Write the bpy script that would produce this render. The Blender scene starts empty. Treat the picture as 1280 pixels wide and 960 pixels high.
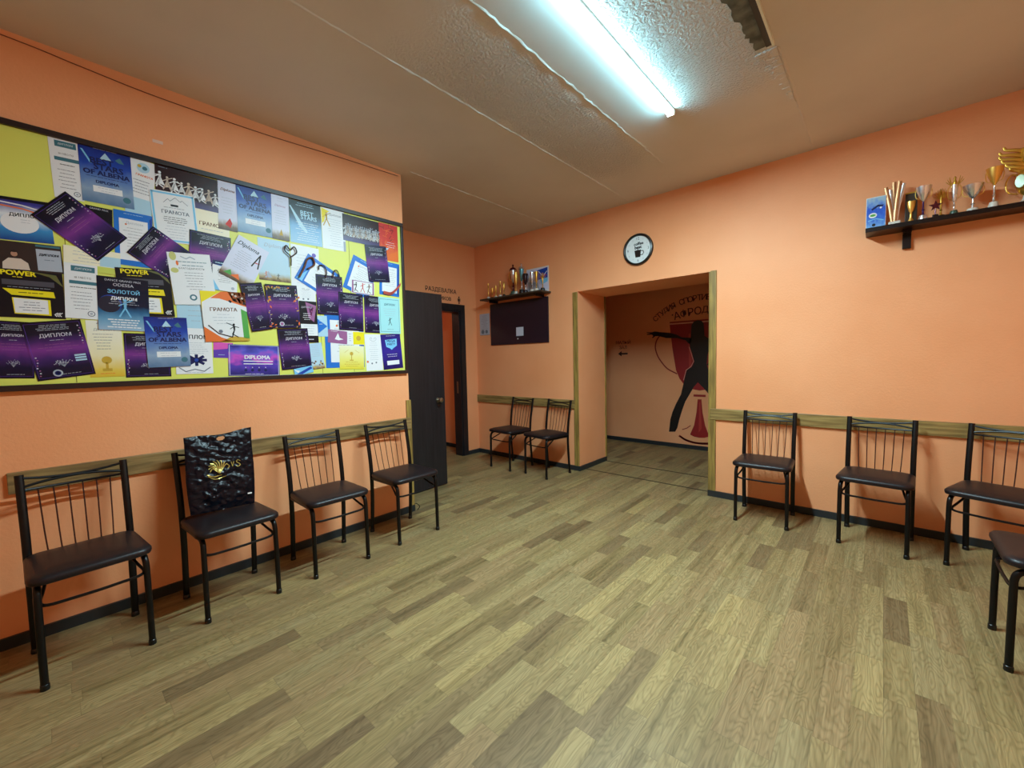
import bpy, bmesh, math, random
from mathutils import Vector, Matrix
C = bpy.context.scene.collection
rnd = random.Random(7)
PI = math.pi
R = math.radians
H = 2.86

# ------------------------------------------------------------------ materials
def lin(c):
    return tuple((((v/255.0)+0.055)/1.055)**2.4 if v > 10 else v/255.0/12.92 for v in c)+(1.0,)
MATS = {}
def pm(name, col, rough=0.6, metal=0.0, spec=0.5, coat=0.0):
    if name in MATS: return MATS[name]
    m = bpy.data.materials.new(name); m.use_nodes = True
    b = m.node_tree.nodes['Principled BSDF']
    b.inputs['Base Color'].default_value = lin(col)
    b.inputs['Roughness'].default_value = rough
    b.inputs['Metallic'].default_value = metal
    b.inputs['Specular IOR Level'].default_value = spec
    b.inputs['Coat Weight'].default_value = coat
    MATS[name] = m
    return m
def nodes(m): return m.node_tree.nodes, m.node_tree.links, m.node_tree.nodes['Principled BSDF']
def ramp_node(N, stops, interp='LINEAR'):
    r = N.new('ShaderNodeValToRGB'); e = r.color_ramp.elements; r.color_ramp.interpolation = interp
    while len(e) < len(stops): e.new(0.5)
    for k, (p, c) in enumerate(stops):
        e[k].position = p; e[k].color = lin(c)
    return r
def grad(name, stops, rough=0.3, noise=0.12, scale=5.0, blobs=None):
    """printed artwork running top to bottom of a sheet (UV y), broken up by soft noise"""
    if name in MATS: return MATS[name]
    m = pm(name, stops[0][1], rough, spec=.3); N, L, b = nodes(m)
    uv = N.new('ShaderNodeUVMap'); sp = N.new('ShaderNodeSeparateXYZ'); L.new(uv.outputs[0], sp.inputs[0])
    nz = N.new('ShaderNodeTexNoise'); nz.inputs['Scale'].default_value = scale; L.new(uv.outputs[0], nz.inputs['Vector'])
    a = N.new('ShaderNodeMath'); a.operation = 'MULTIPLY_ADD'; a.inputs[1].default_value = noise*2; L.new(nz.outputs[0], a.inputs[0])
    s = N.new('ShaderNodeMath'); s.operation = 'SUBTRACT'; s.inputs[1].default_value = noise; L.new(sp.outputs[1], s.inputs[0]); L.new(s.outputs[0], a.inputs[2])
    r = ramp_node(N, stops); L.new(a.outputs[0], r.inputs[0]); L.new(r.outputs[0], b.inputs['Base Color'])
    MATS[name] = m
    return m
def add_bump(m, scale, strength, dist=0.002, detail=3, tex='noise', stretch=None):
    N, L, b = nodes(m); tc = N.new('ShaderNodeTexCoord'); src = tc.outputs['Object']
    if stretch:
        mp = N.new('ShaderNodeMapping'); mp.inputs['Scale'].default_value = stretch; L.new(src, mp.inputs[0]); src = mp.outputs[0]
    nz = N.new('ShaderNodeTexNoise'); nz.inputs['Scale'].default_value = scale; nz.inputs['Detail'].default_value = detail
    L.new(src, nz.inputs['Vector'])
    bp = N.new('ShaderNodeBump'); bp.inputs['Strength'].default_value = strength; bp.inputs['Distance'].default_value = dist
    L.new(nz.outputs[0], bp.inputs['Height']); L.new(bp.outputs[0], b.inputs['Normal'])
    return nz, bp
def mottle(m, c1, c2, scale=2.0, detail=4, stretch=None, lo=0.35, hi=0.65):
    N, L, b = nodes(m); tc = N.new('ShaderNodeTexCoord'); src = tc.outputs['Object']
    if stretch:
        mp = N.new('ShaderNodeMapping'); mp.inputs['Scale'].default_value = stretch; L.new(src, mp.inputs[0]); src = mp.outputs[0]
    nz = N.new('ShaderNodeTexNoise'); nz.inputs['Scale'].default_value = scale; nz.inputs['Detail'].default_value = detail
    L.new(src, nz.inputs['Vector'])
    r = ramp_node(N, [(lo, c1), (hi, c2)]); L.new(nz.outputs[0], r.inputs[0]); L.new(r.outputs[0], b.inputs['Base Color'])

wallm = pm('orange_paint', (238,160,112), 0.55, spec=0.35)
mottle(wallm, (236,159,109), (241,168,120), 1.3, 5)
add_bump(wallm, 70, 0.35, 0.003, 4)
soffm = wallm
# ceiling plaster: smooth boards with two rough textured strips
ceilm = pm('ceiling_plaster', (176,168,158), 0.85, spec=0.2)
def ceiling_nodes():
    N, L, b = nodes(ceilm); tc = N.new('ShaderNodeTexCoord'); sp = N.new('ShaderNodeSeparateXYZ'); L.new(tc.outputs['Object'], sp.inputs[0])
    def M(op, a, bb=None, c=None):
        n = N.new('ShaderNodeMath'); n.operation = op
        for k, v in enumerate((a, bb, c)):
            if v is None: continue
            if isinstance(v, (int, float)): n.inputs[k].default_value = v
            else: L.new(v, n.inputs[k])
        return n.outputs[0]
    wob = N.new('ShaderNodeTexNoise'); wob.inputs['Scale'].default_value = 3; L.new(tc.outputs['Object'], wob.inputs['Vector'])
    X = M('ADD', sp.outputs[0], M('MULTIPLY', M('SUBTRACT', wob.outputs[0], 0.5), 0.1))
    Y = M('ADD', sp.outputs[1], M('MULTIPLY', M('SUBTRACT', wob.outputs[0], 0.5), 0.5))
    def band(v, a, bb, s): return M('MULTIPLY', smooth(v, a, s), M('SUBTRACT', 1.0, smooth(v, bb, s)))
    def smooth(v, e, s):
        mr = N.new('ShaderNodeMapRange'); mr.interpolation_type = 'SMOOTHSTEP'
        mr.inputs['From Min'].default_value = e-s; mr.inputs['From Max'].default_value = e+s; L.new(v, mr.inputs['Value']); return mr.outputs[0]
    b1 = M('MULTIPLY', band(X, 1.13, 1.62, 0.04), band(Y, -2.56, -0.75, 0.3))
    b2 = M('MULTIPLY', band(X, 2.05, 2.56, 0.05), M('SUBTRACT', 1.0, smooth(Y, -1.25, 0.2)))
    mask = M('ADD', b1, b2)
    vo = N.new('ShaderNodeTexNoise'); vo.inputs['Scale'].default_value = 64; vo.inputs['Detail'].default_value = 2.5; L.new(tc.outputs['Object'], vo.inputs['Vector'])
    fine = N.new('ShaderNodeTexNoise'); fine.inputs['Scale'].default_value = 14; L.new(tc.outputs['Object'], fine.inputs['Vector'])
    rr = ramp_node(N, [(0.42, (0,0,0)), (0.58, (255,255,255))]); L.new(vo.outputs[0], rr.inputs[0])
    h = M('ADD', M('MULTIPLY', rr.outputs[0], mask), M('MULTIPLY', fine.outputs[0], 0.18))
    bp = N.new('ShaderNodeBump'); bp.inputs['Strength'].default_value = 0.9; bp.inputs['Distance'].default_value = 0.008
    L.new(h, bp.inputs['Height']); L.new(bp.outputs[0], b.inputs['Normal'])
    st = N.new('ShaderNodeTexNoise'); st.inputs['Scale'].default_value = 1.1; st.inputs['Detail'].default_value = 4; L.new(tc.outputs['Object'], st.inputs['Vector'])
    r = ramp_node(N, [(0.35, (206,200,195)), (0.65, (217,211,206))]); L.new(st.outputs[0], r.inputs[0])
    L.new(r.outputs[0], b.inputs['Base Color'])
ceiling_nodes()
def floor_mat():
    m = pm('laminate', (150,130,90), 0.45, spec=0.4); N, L, b = nodes(m)
    tc = N.new('ShaderNodeTexCoord'); sp = N.new('ShaderNodeSeparateXYZ'); L.new(tc.outputs['Object'], sp.inputs[0])
    def M(op, a, bb=None, c=None):
        n = N.new('ShaderNodeMath'); n.operation = op
        for k, v in enumerate((a, bb, c)):
            if v is None: continue
            if isinstance(v, (int, float)): n.inputs[k].default_value = v
            else: L.new(v, n.inputs[k])
        return n.outputs[0]
    W = 0.09
    xr = M('DIVIDE', sp.outputs[0], W); row = M('FLOOR', xr); fx = M('FRACT', xr)
    wn = N.new('ShaderNodeTexWhiteNoise'); wn.noise_dimensions = '1D'; L.new(row, wn.inputs['W'])
    ln = M('ADD', M('MULTIPLY', wn.outputs[0], 0.25), 0.33)
    yr = M('ADD', M('DIVIDE', sp.outputs[1], ln), M('MULTIPLY', wn.outputs[0], 37.0))
    blk = M('FLOOR', yr); fy = M('FRACT', yr)
    cb = N.new('ShaderNodeCombineXYZ'); L.new(row, cb.inputs[0]); L.new(blk, cb.inputs[1])
    w2 = N.new('ShaderNodeTexWhiteNoise'); w2.noise_dimensions = '2D'; L.new(cb.outputs[0], w2.inputs['Vector'])
    tone = ramp_node(N, [(0.0, (128,107,76)), (0.08, (144,123,87)), (0.22, (152,131,90)), (0.36, (160,135,96)), (0.5, (157,138,95)), (0.65, (164,142,98)), (0.8, (159,141,101)), (1.0, (176,154,105))]); L.new(w2.outputs[0], tone.inputs[0])
    # grain: wavy rings stretched along the plank, shifted per block
    off = N.new('ShaderNodeVectorMath'); off.operation = 'SCALE'; L.new(w2.outputs['Color'], off.inputs[0]); off.inputs['Scale'].default_value = 9.0
    ad = N.new('ShaderNodeVectorMath'); ad.operation = 'ADD'; L.new(tc.outputs['Object'], ad.inputs[0]); L.new(off.outputs[0], ad.inputs[1])
    mp = N.new('ShaderNodeMapping'); mp.inputs['Scale'].default_value = (1, 0.2, 1); L.new(ad.outputs[0], mp.inputs[0])
    mp2 = N.new('ShaderNodeMapping'); mp2.inputs['Scale'].default_value = (1, 0.035, 1); L.new(ad.outputs[0], mp2.inputs[0])
    g1 = N.new('ShaderNodeTexNoise'); g1.inputs['Scale'].default_value = 13; g1.inputs['Detail'].default_value = 2; L.new(mp.outputs[0], g1.inputs['Vector'])
    rings = M('ADD', M('MULTIPLY', M('SINE', M('MULTIPLY', g1.outputs[0], 120.0)), 0.5), 0.5)
    rg = ramp_node(N, [(0.0, (228,227,222)), (0.35, (246,246,244)), (1.0, (255,255,255))]); L.new(rings, rg.inputs[0])
    g2 = N.new('ShaderNodeTexNoise'); g2.inputs['Scale'].default_value = 150; g2.inputs['Detail'].default_value = 3; L.new(mp2.outputs[0], g2.inputs['Vector'])
    rg2 = ramp_node(N, [(0.3, (216,214,208)), (0.7, (255,255,255))]); L.new(g2.outputs[0], rg2.inputs[0])
    g3 = N.new('ShaderNodeTexNoise'); g3.inputs['Scale'].default_value = 21; g3.inputs['Detail'].default_value = 2; L.new(mp2.outputs[0], g3.inputs['Vector'])
    rg3 = ramp_node(N, [(0.28, (206,203,196)), (0.40, (238,236,232)), (0.6, (255,255,255))]); L.new(g3.outputs[0], rg3.inputs[0])
    col = tone.outputs[0]
    for s in (rg, rg2, rg3):
        mx = N.new('ShaderNodeMix'); mx.data_type = 'RGBA'; mx.blend_type = 'MULTIPLY'; mx.inputs['Factor'].default_value = 1.0
        L.new(col, mx.inputs[6]); L.new(s.outputs[0], mx.inputs[7]); col = mx.outputs[2]
    seam = M('MAXIMUM', M('LESS_THAN', fx, 0.025), M('LESS_THAN', M('MULTIPLY', fy, ln), 0.0025))
    mx = N.new('ShaderNodeMix'); mx.data_type = 'RGBA'; L.new(M('MULTIPLY', seam, 0.3), mx.inputs['Factor']); L.new(col, mx.inputs[6]); mx.inputs[7].default_value = lin((84,72,48))
    L.new(mx.outputs[2], b.inputs['Base Color'])
    return m
floorm = floor_mat()
oak = pm('varnished_wood', (150,118,66), 0.45)
mottle(oak, (128,98,54), (172,140,84), 6, 5, (9, 1, 9))
def wood_dir(name, st, c1, c2):
    m = pm(name, c1, 0.45); mottle(m, c1, c2, 5, 5, st); return m
oak_y = wood_dir('varnished_wood_lengthwise', (9,0.8,9), (108,84,50), (158,130,82))
oak_x = wood_dir('varnished_wood_across', (0.8,9,9), (116,92,50), (166,140,84))
oak_z = wood_dir('varnished_wood_upright', (9,9,0.8), (120,96,48), (166,138,70))
basem = pm('dark_skirting', (36,42,46), 0.35)
frame_m = pm('black_metal', (8,7,9), 0.36, spec=0.32)
rod_m = pm('brown_metal_rod', (62,26,16), 0.6, spec=.2)
vinyl = pm('dark_vinyl', (28,21,24), 0.4, spec=0.32)
add_bump(vinyl, 220, 0.15, 0.001)
doorm = pm('dark_wenge', (26,25,30), 0.4); mottle(doorm, (20,20,25), (33,31,36), 3, 5, (14,14,0.7))
gold = pm('gold_metal', (240,192,98), 0.34, .9)
gold2 = pm('brass_metal', (214,170,74), 0.36, .85)
silver = pm('silver_metal', (230,232,238), 0.27, .92)
bronze = pm('bronze_metal', (196,146,104), 0.4, .8)
marble = pm('pale_marble', (214,208,196), 0.3); 
darkshelf = pm('dark_shelf', (24,11,9), 0.35, spec=.3)
black = pm('black_plastic', (12,11,13), 0.35)
white = pm('white_plastic', (236,236,232), 0.4)

# ------------------------------------------------------------------ mesh helpers
def link(name, me, parent=None, mats=None):
    o = bpy.data.objects.new(name, me); C.objects.link(o)
    if parent is not None: o.parent = parent
    if mats:
        for m in (mats if isinstance(mats, (list, tuple)) else [mats]): me.materials.append(m)
    return o
def done(name, bm, mats, parent=None, smooth=False):
    me = bpy.data.meshes.new(name)
    bmesh.ops.recalc_face_normals(bm, faces=bm.faces[:])
    bm.to_mesh(me); bm.free()
    if smooth:
        for p in me.polygons: p.use_smooth = True
        me.set_sharp_from_angle(angle=R(38))
    return link(name, me, parent, mats)
def tag(o, label=None, cat=None, group=None, kind=None):
    if label: o['label'] = label
    if cat: o['category'] = cat
    if group: o['group'] = group
    if kind: o['kind'] = kind
    return o
def empty(name, loc=(0,0,0), rz=0.0):
    o = bpy.data.objects.new(name, None); C.objects.link(o); o.location = loc; o.rotation_euler = (0,0,rz)
    o.empty_display_size = 0.1
    return o
def box(bm, x0, x1, y0, y1, z0, z1, mi=0, bev=0.0):
    r = bmesh.ops.create_cube(bm, size=1.0)
    for v in r['verts']:
        v.co = Vector((x0+(v.co.x+.5)*(x1-x0), y0+(v.co.y+.5)*(y1-y0), z0+(v.co.z+.5)*(z1-z0)))
    fs = set(f for v in r['verts'] for f in v.link_faces)
    for f in fs: f.material_index = mi
    if bev:
        es = set(e for v in r['verts'] for e in v.link_edges)
        bmesh.ops.bevel(bm, geom=list(es), offset=bev, segments=2, affect='EDGES', profile=0.5)
def boxo(name, dims, m, parent=None, bev=0.0):
    bm = bmesh.new(); box(bm, *dims, bev=bev); return done(name, bm, m, parent)
def struct(o): o['kind'] = 'structure'; return o
def crom(pts, n=6):
    P = [Vector(p) for p in pts]; P = [P[0]*2-P[1]]+P+[P[-1]*2-P[-2]]; out = []
    for i in range(1, len(P)-2):
        for k in range(n):
            t = k/n; a, b, c, d = P[i-1:i+3]
            out.append(0.5*((2*b)+(c-a)*t+(2*a-5*b+4*c-d)*t*t+(3*b-a-3*c+d)*t**3))
    out.append(P[-2]); return out
def tube(bm, pts, r, seg=10, ry=None, ref=None, taper=None):
    """sweep a round or oval section along points"""
    pts = [Vector(p) for p in pts]; rings = []; ref = Vector(ref) if ref else None
    prev = None
    for i, p in enumerate(pts):
        t = (pts[min(i+1, len(pts)-1)]-pts[max(i-1, 0)]).normalized()
        if ref is not None: a = (ref-t*ref.dot(t)).normalized()
        else:
            g = prev if prev is not None else (Vector((1,0,0)) if abs(t.x) < .9 else Vector((0,1,0)))
            a = (g-t*g.dot(t)).normalized()
        prev = a; b = t.cross(a)
        k = taper[0]+(taper[1]-taper[0])*i/(len(pts)-1) if taper else 1
        rings.append([bm.verts.new(p+a*(r*k*math.cos(2*PI*j/seg))+b*((ry or r)*k*math.sin(2*PI*j/seg))) for j in range(seg)])
    for A, B in zip(rings, rings[1:]):
        for j in range(seg): bm.faces.new((A[j], A[(j+1)%seg], B[(j+1)%seg], B[j]))
    bm.faces.new(rings[0][::-1]); bm.faces.new(rings[-1])
def lathe(bm, prof, cx=0, cy=0, seg=20, mi=0, sx=1, sy=1):
    rings = []
    for r, z in prof:
        rings.append([bm.verts.new((cx+max(r, .0004)*sx*math.cos(2*PI*j/seg), cy+max(r, .0004)*sy*math.sin(2*PI*j/seg), z)) for j in range(seg)])
    for A, B in zip(rings, rings[1:]):
        for j in range(seg):
            f = bm.faces.new((A[j], A[(j+1)%seg], B[(j+1)%seg], B[j])); f.material_index = mi
    for rg, fl in ((rings[0], 1), (rings[-1], 0)):
        f = bm.faces.new(rg[::-1] if fl else rg); f.material_index = mi
def prism(bm, pts, z0, z1, mi=0):
    """closed outline (x,y) -> slab between z0 and z1"""
    a = [bm.verts.new((x, y, z0)) for x, y in pts]; b = [bm.verts.new((x, y, z1)) for x, y in pts]
    n = len(pts)
    fs = [bm.faces.new(a[::-1]), bm.faces.new(b)]+[bm.faces.new((a[i], a[(i+1)%n], b[(i+1)%n], b[i])) for i in range(n)]
    for f in fs: f.material_index = mi
def copy_tree(o, parent=None):
    c = o.copy(); C.objects.link(c)
    if parent is not None: c.parent = parent
    for ch in list(o.children): copy_tree(ch, c)
    return c
GL = {}
def glyphs(s):
    if s not in GL:
        cu = bpy.data.curves.new('lettering', 'FONT'); cu.body = s; cu.resolution_u = 2
        ob = bpy.data.objects.new('lettering', cu); me = bpy.data.meshes.new_from_object(ob)
        V = [(v.co.x, v.co.y) for v in me.vertices]; F = [tuple(p.vertices) for p in me.polygons]
        bpy.data.objects.remove(ob); bpy.data.curves.remove(cu); bpy.data.meshes.remove(me)
        x0 = min(v[0] for v in V); x1 = max(v[0] for v in V); y0 = min(v[1] for v in V); y1 = max(v[1] for v in V)
        GL[s] = ([(x-x0, y-y0) for x, y in V], F, x1-x0, y1-y0)
    return GL[s]

# a flat printed thing: local x right, y up, z out of the sheet
class Sheet:
    def __init__(s, w, h, base, th=0.0006):
        s.w, s.h, s.th = w, h, th; s.bm = bmesh.new(); s.uv = s.bm.loops.layers.uv.new('UVMap'); s.m = []; s.z = th
        box(s.bm, -w/2, w/2, -h/2, h/2, 0, th, s.mi(base))
    def mi(s, m):
        if m not in s.m: s.m.append(m)
        return s.m.index(m)
    def up(s): s.z += 0.00012
    def raw(s, pts, m):
        f = s.bm.faces.new([s.bm.verts.new((x, y, s.z)) for x, y in pts]); f.material_index = s.mi(m); return f
    def poly(s, pts, m):
        s.raw([((x-.5)*s.w, (y-.5)*s.h) for x, y in pts], m)
    def rect(s, x0, y0, x1, y1, m): s.poly([(x0,y0),(x1,y0),(x1,y1),(x0,y1)], m)
    def border(s, i, t, m):
        s.rect(i, i, 1-i, i+t, m); s.rect(i, 1-i-t, 1-i, 1-i, m); s.rect(i, i, i+t*1.3, 1-i, m); s.rect(1-i-t*1.3, i, 1-i, 1-i, m)
    def disc(s, x, y, r, m, n=18, sx=1, sy=1):
        s.raw([((x-.5)*s.w+r*sx*math.cos(2*PI*k/n), (y-.5)*s.h+r*sy*math.sin(2*PI*k/n)) for k in range(n)], m)
    def stroke(s, pts, t, m):
        P = [Vector(((x-.5)*s.w, (y-.5)*s.h)) for x, y in pts]
        for a, b in zip(P, P[1:]):
            d = (b-a).normalized(); n = Vector((-d.y, d.x))*t/2; e = d*t*.3
            s.raw([a-n-e, b-n+e, b+n+e, a+n-e], m)
    def text(s, t, x, y, m, width=None, height=None, rot=0, shear=0, bold=0):
        V, F, gw, gh = glyphs(t)
        k = width*s.w/gw if width else height*s.h/gh
        if width and height: k = min(k, height*s.h/gh)
        ca, sa = math.cos(rot), math.sin(rot); out = []
        for dx, dy in ([(0,0)] if not bold else [(0,0),(bold,0),(bold,bold*.6),(0,bold*.6)]):
            vs = []
            for gx, gy in V:
                px, py = (gx-gw/2+(gy-gh/2)*shear)*k+dx, (gy-gh/2)*k+dy
                vs.append(s.bm.verts.new(((x-.5)*s.w+px*ca-py*sa, (y-.5)*s.h+px*sa+py*ca, s.z)))
            for f in F:
                try: fc = s.bm.faces.new([vs[i] for i in f]); fc.material_index = s.mi(m)
                except ValueError: pass
            s.z += 0.00001
    def lines(s, y1, y0, n, m, xc=.5, wd=.6, t=.006, rg=None):
        rg = rg or rnd
        for k in range(n):
            y = y1+(y0-y1)*(k/(n-1) if n > 1 else 0); w = wd*rg.uniform(.55, 1); x = xc-w/2
            while x < xc+w/2-.02:
                q = min(rg.uniform(.04, .13), xc+w/2-x); s.rect(x, y-t/2, x+q, y+t/2, m); x += q+.015
    def build(s, name, parent=None):
        for f in s.bm.faces:
            for lp in f.loops: lp[s.uv].uv = (lp.vert.co.x/s.w+.5, lp.vert.co.y/s.h+.5)
        me = bpy.data.meshes.new(name); s.bm.normal_update(); s.bm.to_mesh(me); s.bm.free()
        return link(name, me, parent, s.m)
def place(o, origin, right, up, ang=0.0):
    r = Vector(right); u = Vector(up); n = r.cross(u)
    M = Matrix((r, u, n)).transposed().to_4x4(); M = Matrix.Translation(origin) @ M @ Matrix.Rotation(ang, 4, 'Z')
    o.matrix_world = M
    return o
LEFT = ((0,1,0), (0,0,1))      # hangs on the left wall, faces +X
BACK = ((1,0,0), (0,0,1))      # hangs on the back wall, faces -Y

# ------------------------------------------------------------------ the room
XR = 3.99; YN = -5.3; XA = -1.22; YB = -1.97; T = 0.12
struct(boxo('floor', (-4.2, 5.2, YN-T, 2.1, -0.1, 0.0), floorm))
struct(boxo('ceiling', (-4.2, 5.2, YN-T, 2.1, H, H+0.1), ceilm))
struct(boxo('wall_left', (-0.42, 0.0, YN, YB, 0, H), wallm))
bm = bmesh.new()      # alcove wall with the changing-room doorway
D0, D1, DT = -1.10, -0.30, 1.97
box(bm, XA-.14, XA, -3.2, D0, 0, H); box(bm, XA-.14, XA, D1, 0.0, 0, H); box(bm, XA-.14, XA, D0, D1, DT, H)
struct(done('wall_alcove', bm, wallm))
bm = bmesh.new()      # back wall with the wide opening
AX0, AX1, AT, AD = 0.45, 1.86, 2.05, 0.61
box(bm, XA-.14, AX0, 0, AD, 0, H); box(bm, AX1, 5.2, 0, AD, 0, H); box(bm, AX0, AX1, 0, AD, AT, H)
struct(done('wall_back', bm, wallm))
struct(boxo('wall_right', (XR, XR+T, YN, 0, 0, H), wallm))
struct(boxo('wall_near', (-4.2, XR+T, YN-T, YN, 0, H), wallm))
struct(boxo('wall_hall', (-2.6, 5.2, 1.9, 2.02, 0, H), wallm))
struct(boxo('wall_hall_left', (-2.72, -2.6, AD, 2.02, 0, H), wallm))
struct(boxo('wall_hall_right', (5.08, 5.2, AD, 1.9, 0, H), wallm))
# the wall beyond the board, with the second doorway (its leaf stands open)
bm = bmesh.new(); box(bm, -1.22, -0.42, -2.11, -1.99, 2.02, H); struct(done('wall_beside_doorway', bm, wallm))
# changing room and the room behind the board
struct(boxo('wall_changing_far', (-2.12, -2.0, -2.4, 0.6, 0, H), wallm))
struct(boxo('wall_changing_back', (-2.0, XA-.14, 0.0, 0.12, 0, H), wallm))
struct(boxo('wall_changing_near', (-2.0, XA-.14, -2.4, -2.28, 0, H), wallm))
struct(boxo('wall_store_near', (-1.22, -0.42, -3.3, -3.18, 0, H), wallm))
# skirting
BH = 0.055; BT = 0.014
def bb(n, d): struct(boxo('baseboard_'+n, d, basem))
bb('left', (0.0, BT, YN, YB, 0, BH)); bb('left_end', (-0.38, BT, YB, YB+BT, 0, BH))
bb('alcove', (XA, XA+BT, D1+.08, 0, 0, BH)); bb('alcove_near', (XA, XA+BT, -1.97, D0-.08, 0, BH))
bb('back_left', (XA, AX0, -BT, 0, 0, BH)); bb('back_right', (AX1, XR, -BT, 0, 0, BH))
bb('opening_left', (AX0, AX0+BT, -BT, AD, 0, BH)); bb('opening_right', (AX1-BT, AX1, -BT, AD, 0, BH))
bb('right', (XR-BT, XR, YN, 0, 0, BH)); bb('near', (0, XR, YN, YN+BT, 0, BH)); bb('hall', (-2.6, 5.08, 1.9-BT, 1.9, 0, BH))
bb('changing', (-2.0, -2.0+BT, -2.28, 0, 0, BH)); bb('changing_back', (-2.0, XA-.14, -BT, 0, 0, BH))
# wooden rails and corner strips
def tr(k, d, m, bev=0.003): return struct(boxo('trim_%d' % k, d, m, bev=bev))
tr(1, (0.0, 0.02, -4.18, YB, 0.725, 0.825), oak_y)                 # rail under the board
tr(2, (XA, 0.40, -0.02, 0.0, 0.72, 0.82), oak_x)                   # rail, back wall left
tr(3, (AX1+.005, XR, -0.02, 0.0, 0.715, 0.815), oak_x)              # rail, back wall right
tr(4, (0.0-.004, 0.012, YB-.035, YB+.012, BH, 0.975), oak_z)        # strip at end of left wall
tr(5, (0.388, AX0, -0.012, 0.0, BH, 2.045), oak_z)                 # opening, left strip
tr(6, (AX1, AX1+.052, -0.014, 0.0, BH, AT+.005), oak_z)
tr(7, (AX0, AX0+.012, AD-.02, AD+.008, BH, AT), oak_z)
tr(8, (AX1-.012, AX1, -0.014, 0.03, BH, AT), oak_z)
tr(9, (AX0, AX1, 0.105, 0.125, 0.0, 0.003), pm('seam_strip', (74,62,44), .5), 0)
tr(10, (AX0, AX1, 0.585, 0.605, 0.0, 0.003), pm('seam_strip', (74,62,44), .5), 0)
# ceiling: filled board joints and the broken strip
def ridge(n, x, ya, yb, seed, m, amp=.012, w=.02):
    g = random.Random(seed); bm = bmesh.new(); N = int(abs(yb-ya)/.03); prev = None
    for i in range(N+1):
        y = ya+(yb-ya)*i/N; c = x+g.uniform(-.3,.3)*amp; wl = w*g.uniform(.5,1.3)*.5; wr = w*g.uniform(.5,1.3)*.5; d = g.uniform(.001,.006)
        ring = [bm.verts.new((c-wl,y,H)), bm.verts.new((c-wl*.3,y,H-d)), bm.verts.new((c+wr*.3,y,H-d)), bm.verts.new((c+wr,y,H))]
        if prev:
            for k in range(3): bm.faces.new((prev[k], prev[k+1], ring[k+1], ring[k]))
        prev = ring
    return struct(done('trim_%d' % n, bm, m, smooth=True))
ridge(11, 1.10, -3.9, -0.02, 1, ceilm, .006, .018); ridge(12, 1.665, -2.9, -0.6, 2, ceilm, .018, .018)
ridge(13, 2.60, -1.45, -0.02, 3, ceilm, .008, .018); ridge(14, 0.105, -1.95, -0.02, 4, ceilm, .004, .010)
bm = bmesh.new()
g = random.Random(5)
for k in range(22):     # torn plaster skin along the joint
    y = -1.46+k*.028; w = .10*(1-k/24)*g.uniform(.6, 1.1)
    pts = [(2.59-w*g.uniform(.8,1.1), y), (2.592, y), (2.592, y+.03), (2.59-w*g.uniform(.8,1.1), y+.03)]
    prism(bm, pts, H-g.uniform(.002,.007), H)
struct(done('trim_15', bm, ceilm))
conc = pm('bare_concrete', (92,92,78), .9); mottle(conc, (70,70,58), (116,114,98), 14, 4)
bm = bmesh.new(); pts = [(2.575, -1.5)]; y = -1.5
while y > -2.9:
    pts.append((2.515-.022*g.random()-.03*min(1, max(0, (-1.55-y)*3)), y)); y -= g.uniform(.012, .035)
pts.append((2.575, y)); prism(bm, pts[::-1], H-.004, H-.0005); struct(done('trim_16', bm, conc))
struct(boxo('trim_18', (2.555, 2.582, -2.95, -1.5, H-.010, H-.004), pm('track_dark', (26,28,24), .5)))
struct(boxo('trim_19', (2.582, 2.592, -2.95, -1.5, H-.018, H), pm('track_edge', (216,224,214), .35)))

# ------------------------------------------------------------------ doors
d = empty('door_1', (-0.366, -1.99, 0)); struct(d)      # open leaf, parallel to the left wall
bm = bmesh.new(); box(bm, -.04, 0.0, 0.0, 0.705, 0.012, 1.985, bev=.002)
leaf = done('door_leaf', bm, doorm, d)
knob = bmesh.new(); lathe(knob, [(.026,0),(.026,.006),(.010,.008),(.010,.03),(.022,.036),(.027,.05),(.022,.062),(.008,.066)], seg=20)
knob.transform(Matrix.Rotation(PI/2, 4, 'Y')); knob.transform(Matrix.Translation((0.0, .615, .905)))
k = done('door_handle', knob, pm('worn_steel', (170,164,150), .3, 1.0), d, True)
bm = bmesh.new(); lathe(bm, [(.016,0),(.016,.004),(.004,.006)], seg=16); bm.transform(Matrix.Rotation(PI/2,4,'Y')); bm.transform(Matrix.Translation((0,.625,.835))); done('keyhole_plate', bm, black, d, True)
d2 = struct(empty('door_2', (XA, (D0+D1)/2, 0)))       # casing of the changing-room doorway
bm = bmesh.new(); hw = (D1-D0)/2
box(bm, 0, .014, -hw-.08, -hw, 0, DT+.08); box(bm, 0, .014, hw, hw+.08, 0, DT+.08); box(bm, 0, .014, -hw, hw, DT, DT+.08)
done('architrave', bm, doorm, d2)
bm = bmesh.new(); box(bm, -.14, 0, -hw, -hw+.02, 0, DT-.02); box(bm, -.14, 0, hw-.02, hw, 0, DT-.02); box(bm, -.14, 0, -hw, hw, DT-.02, DT)
done('door_jamb', bm, doorm, d2)
bm = bmesh.new(); box(bm, -.075, -.045, hw-.024, hw-.02, .86, 1.02); done('strike_plate', bm, pm('worn_steel', (170,164,150)), d2)

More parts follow.
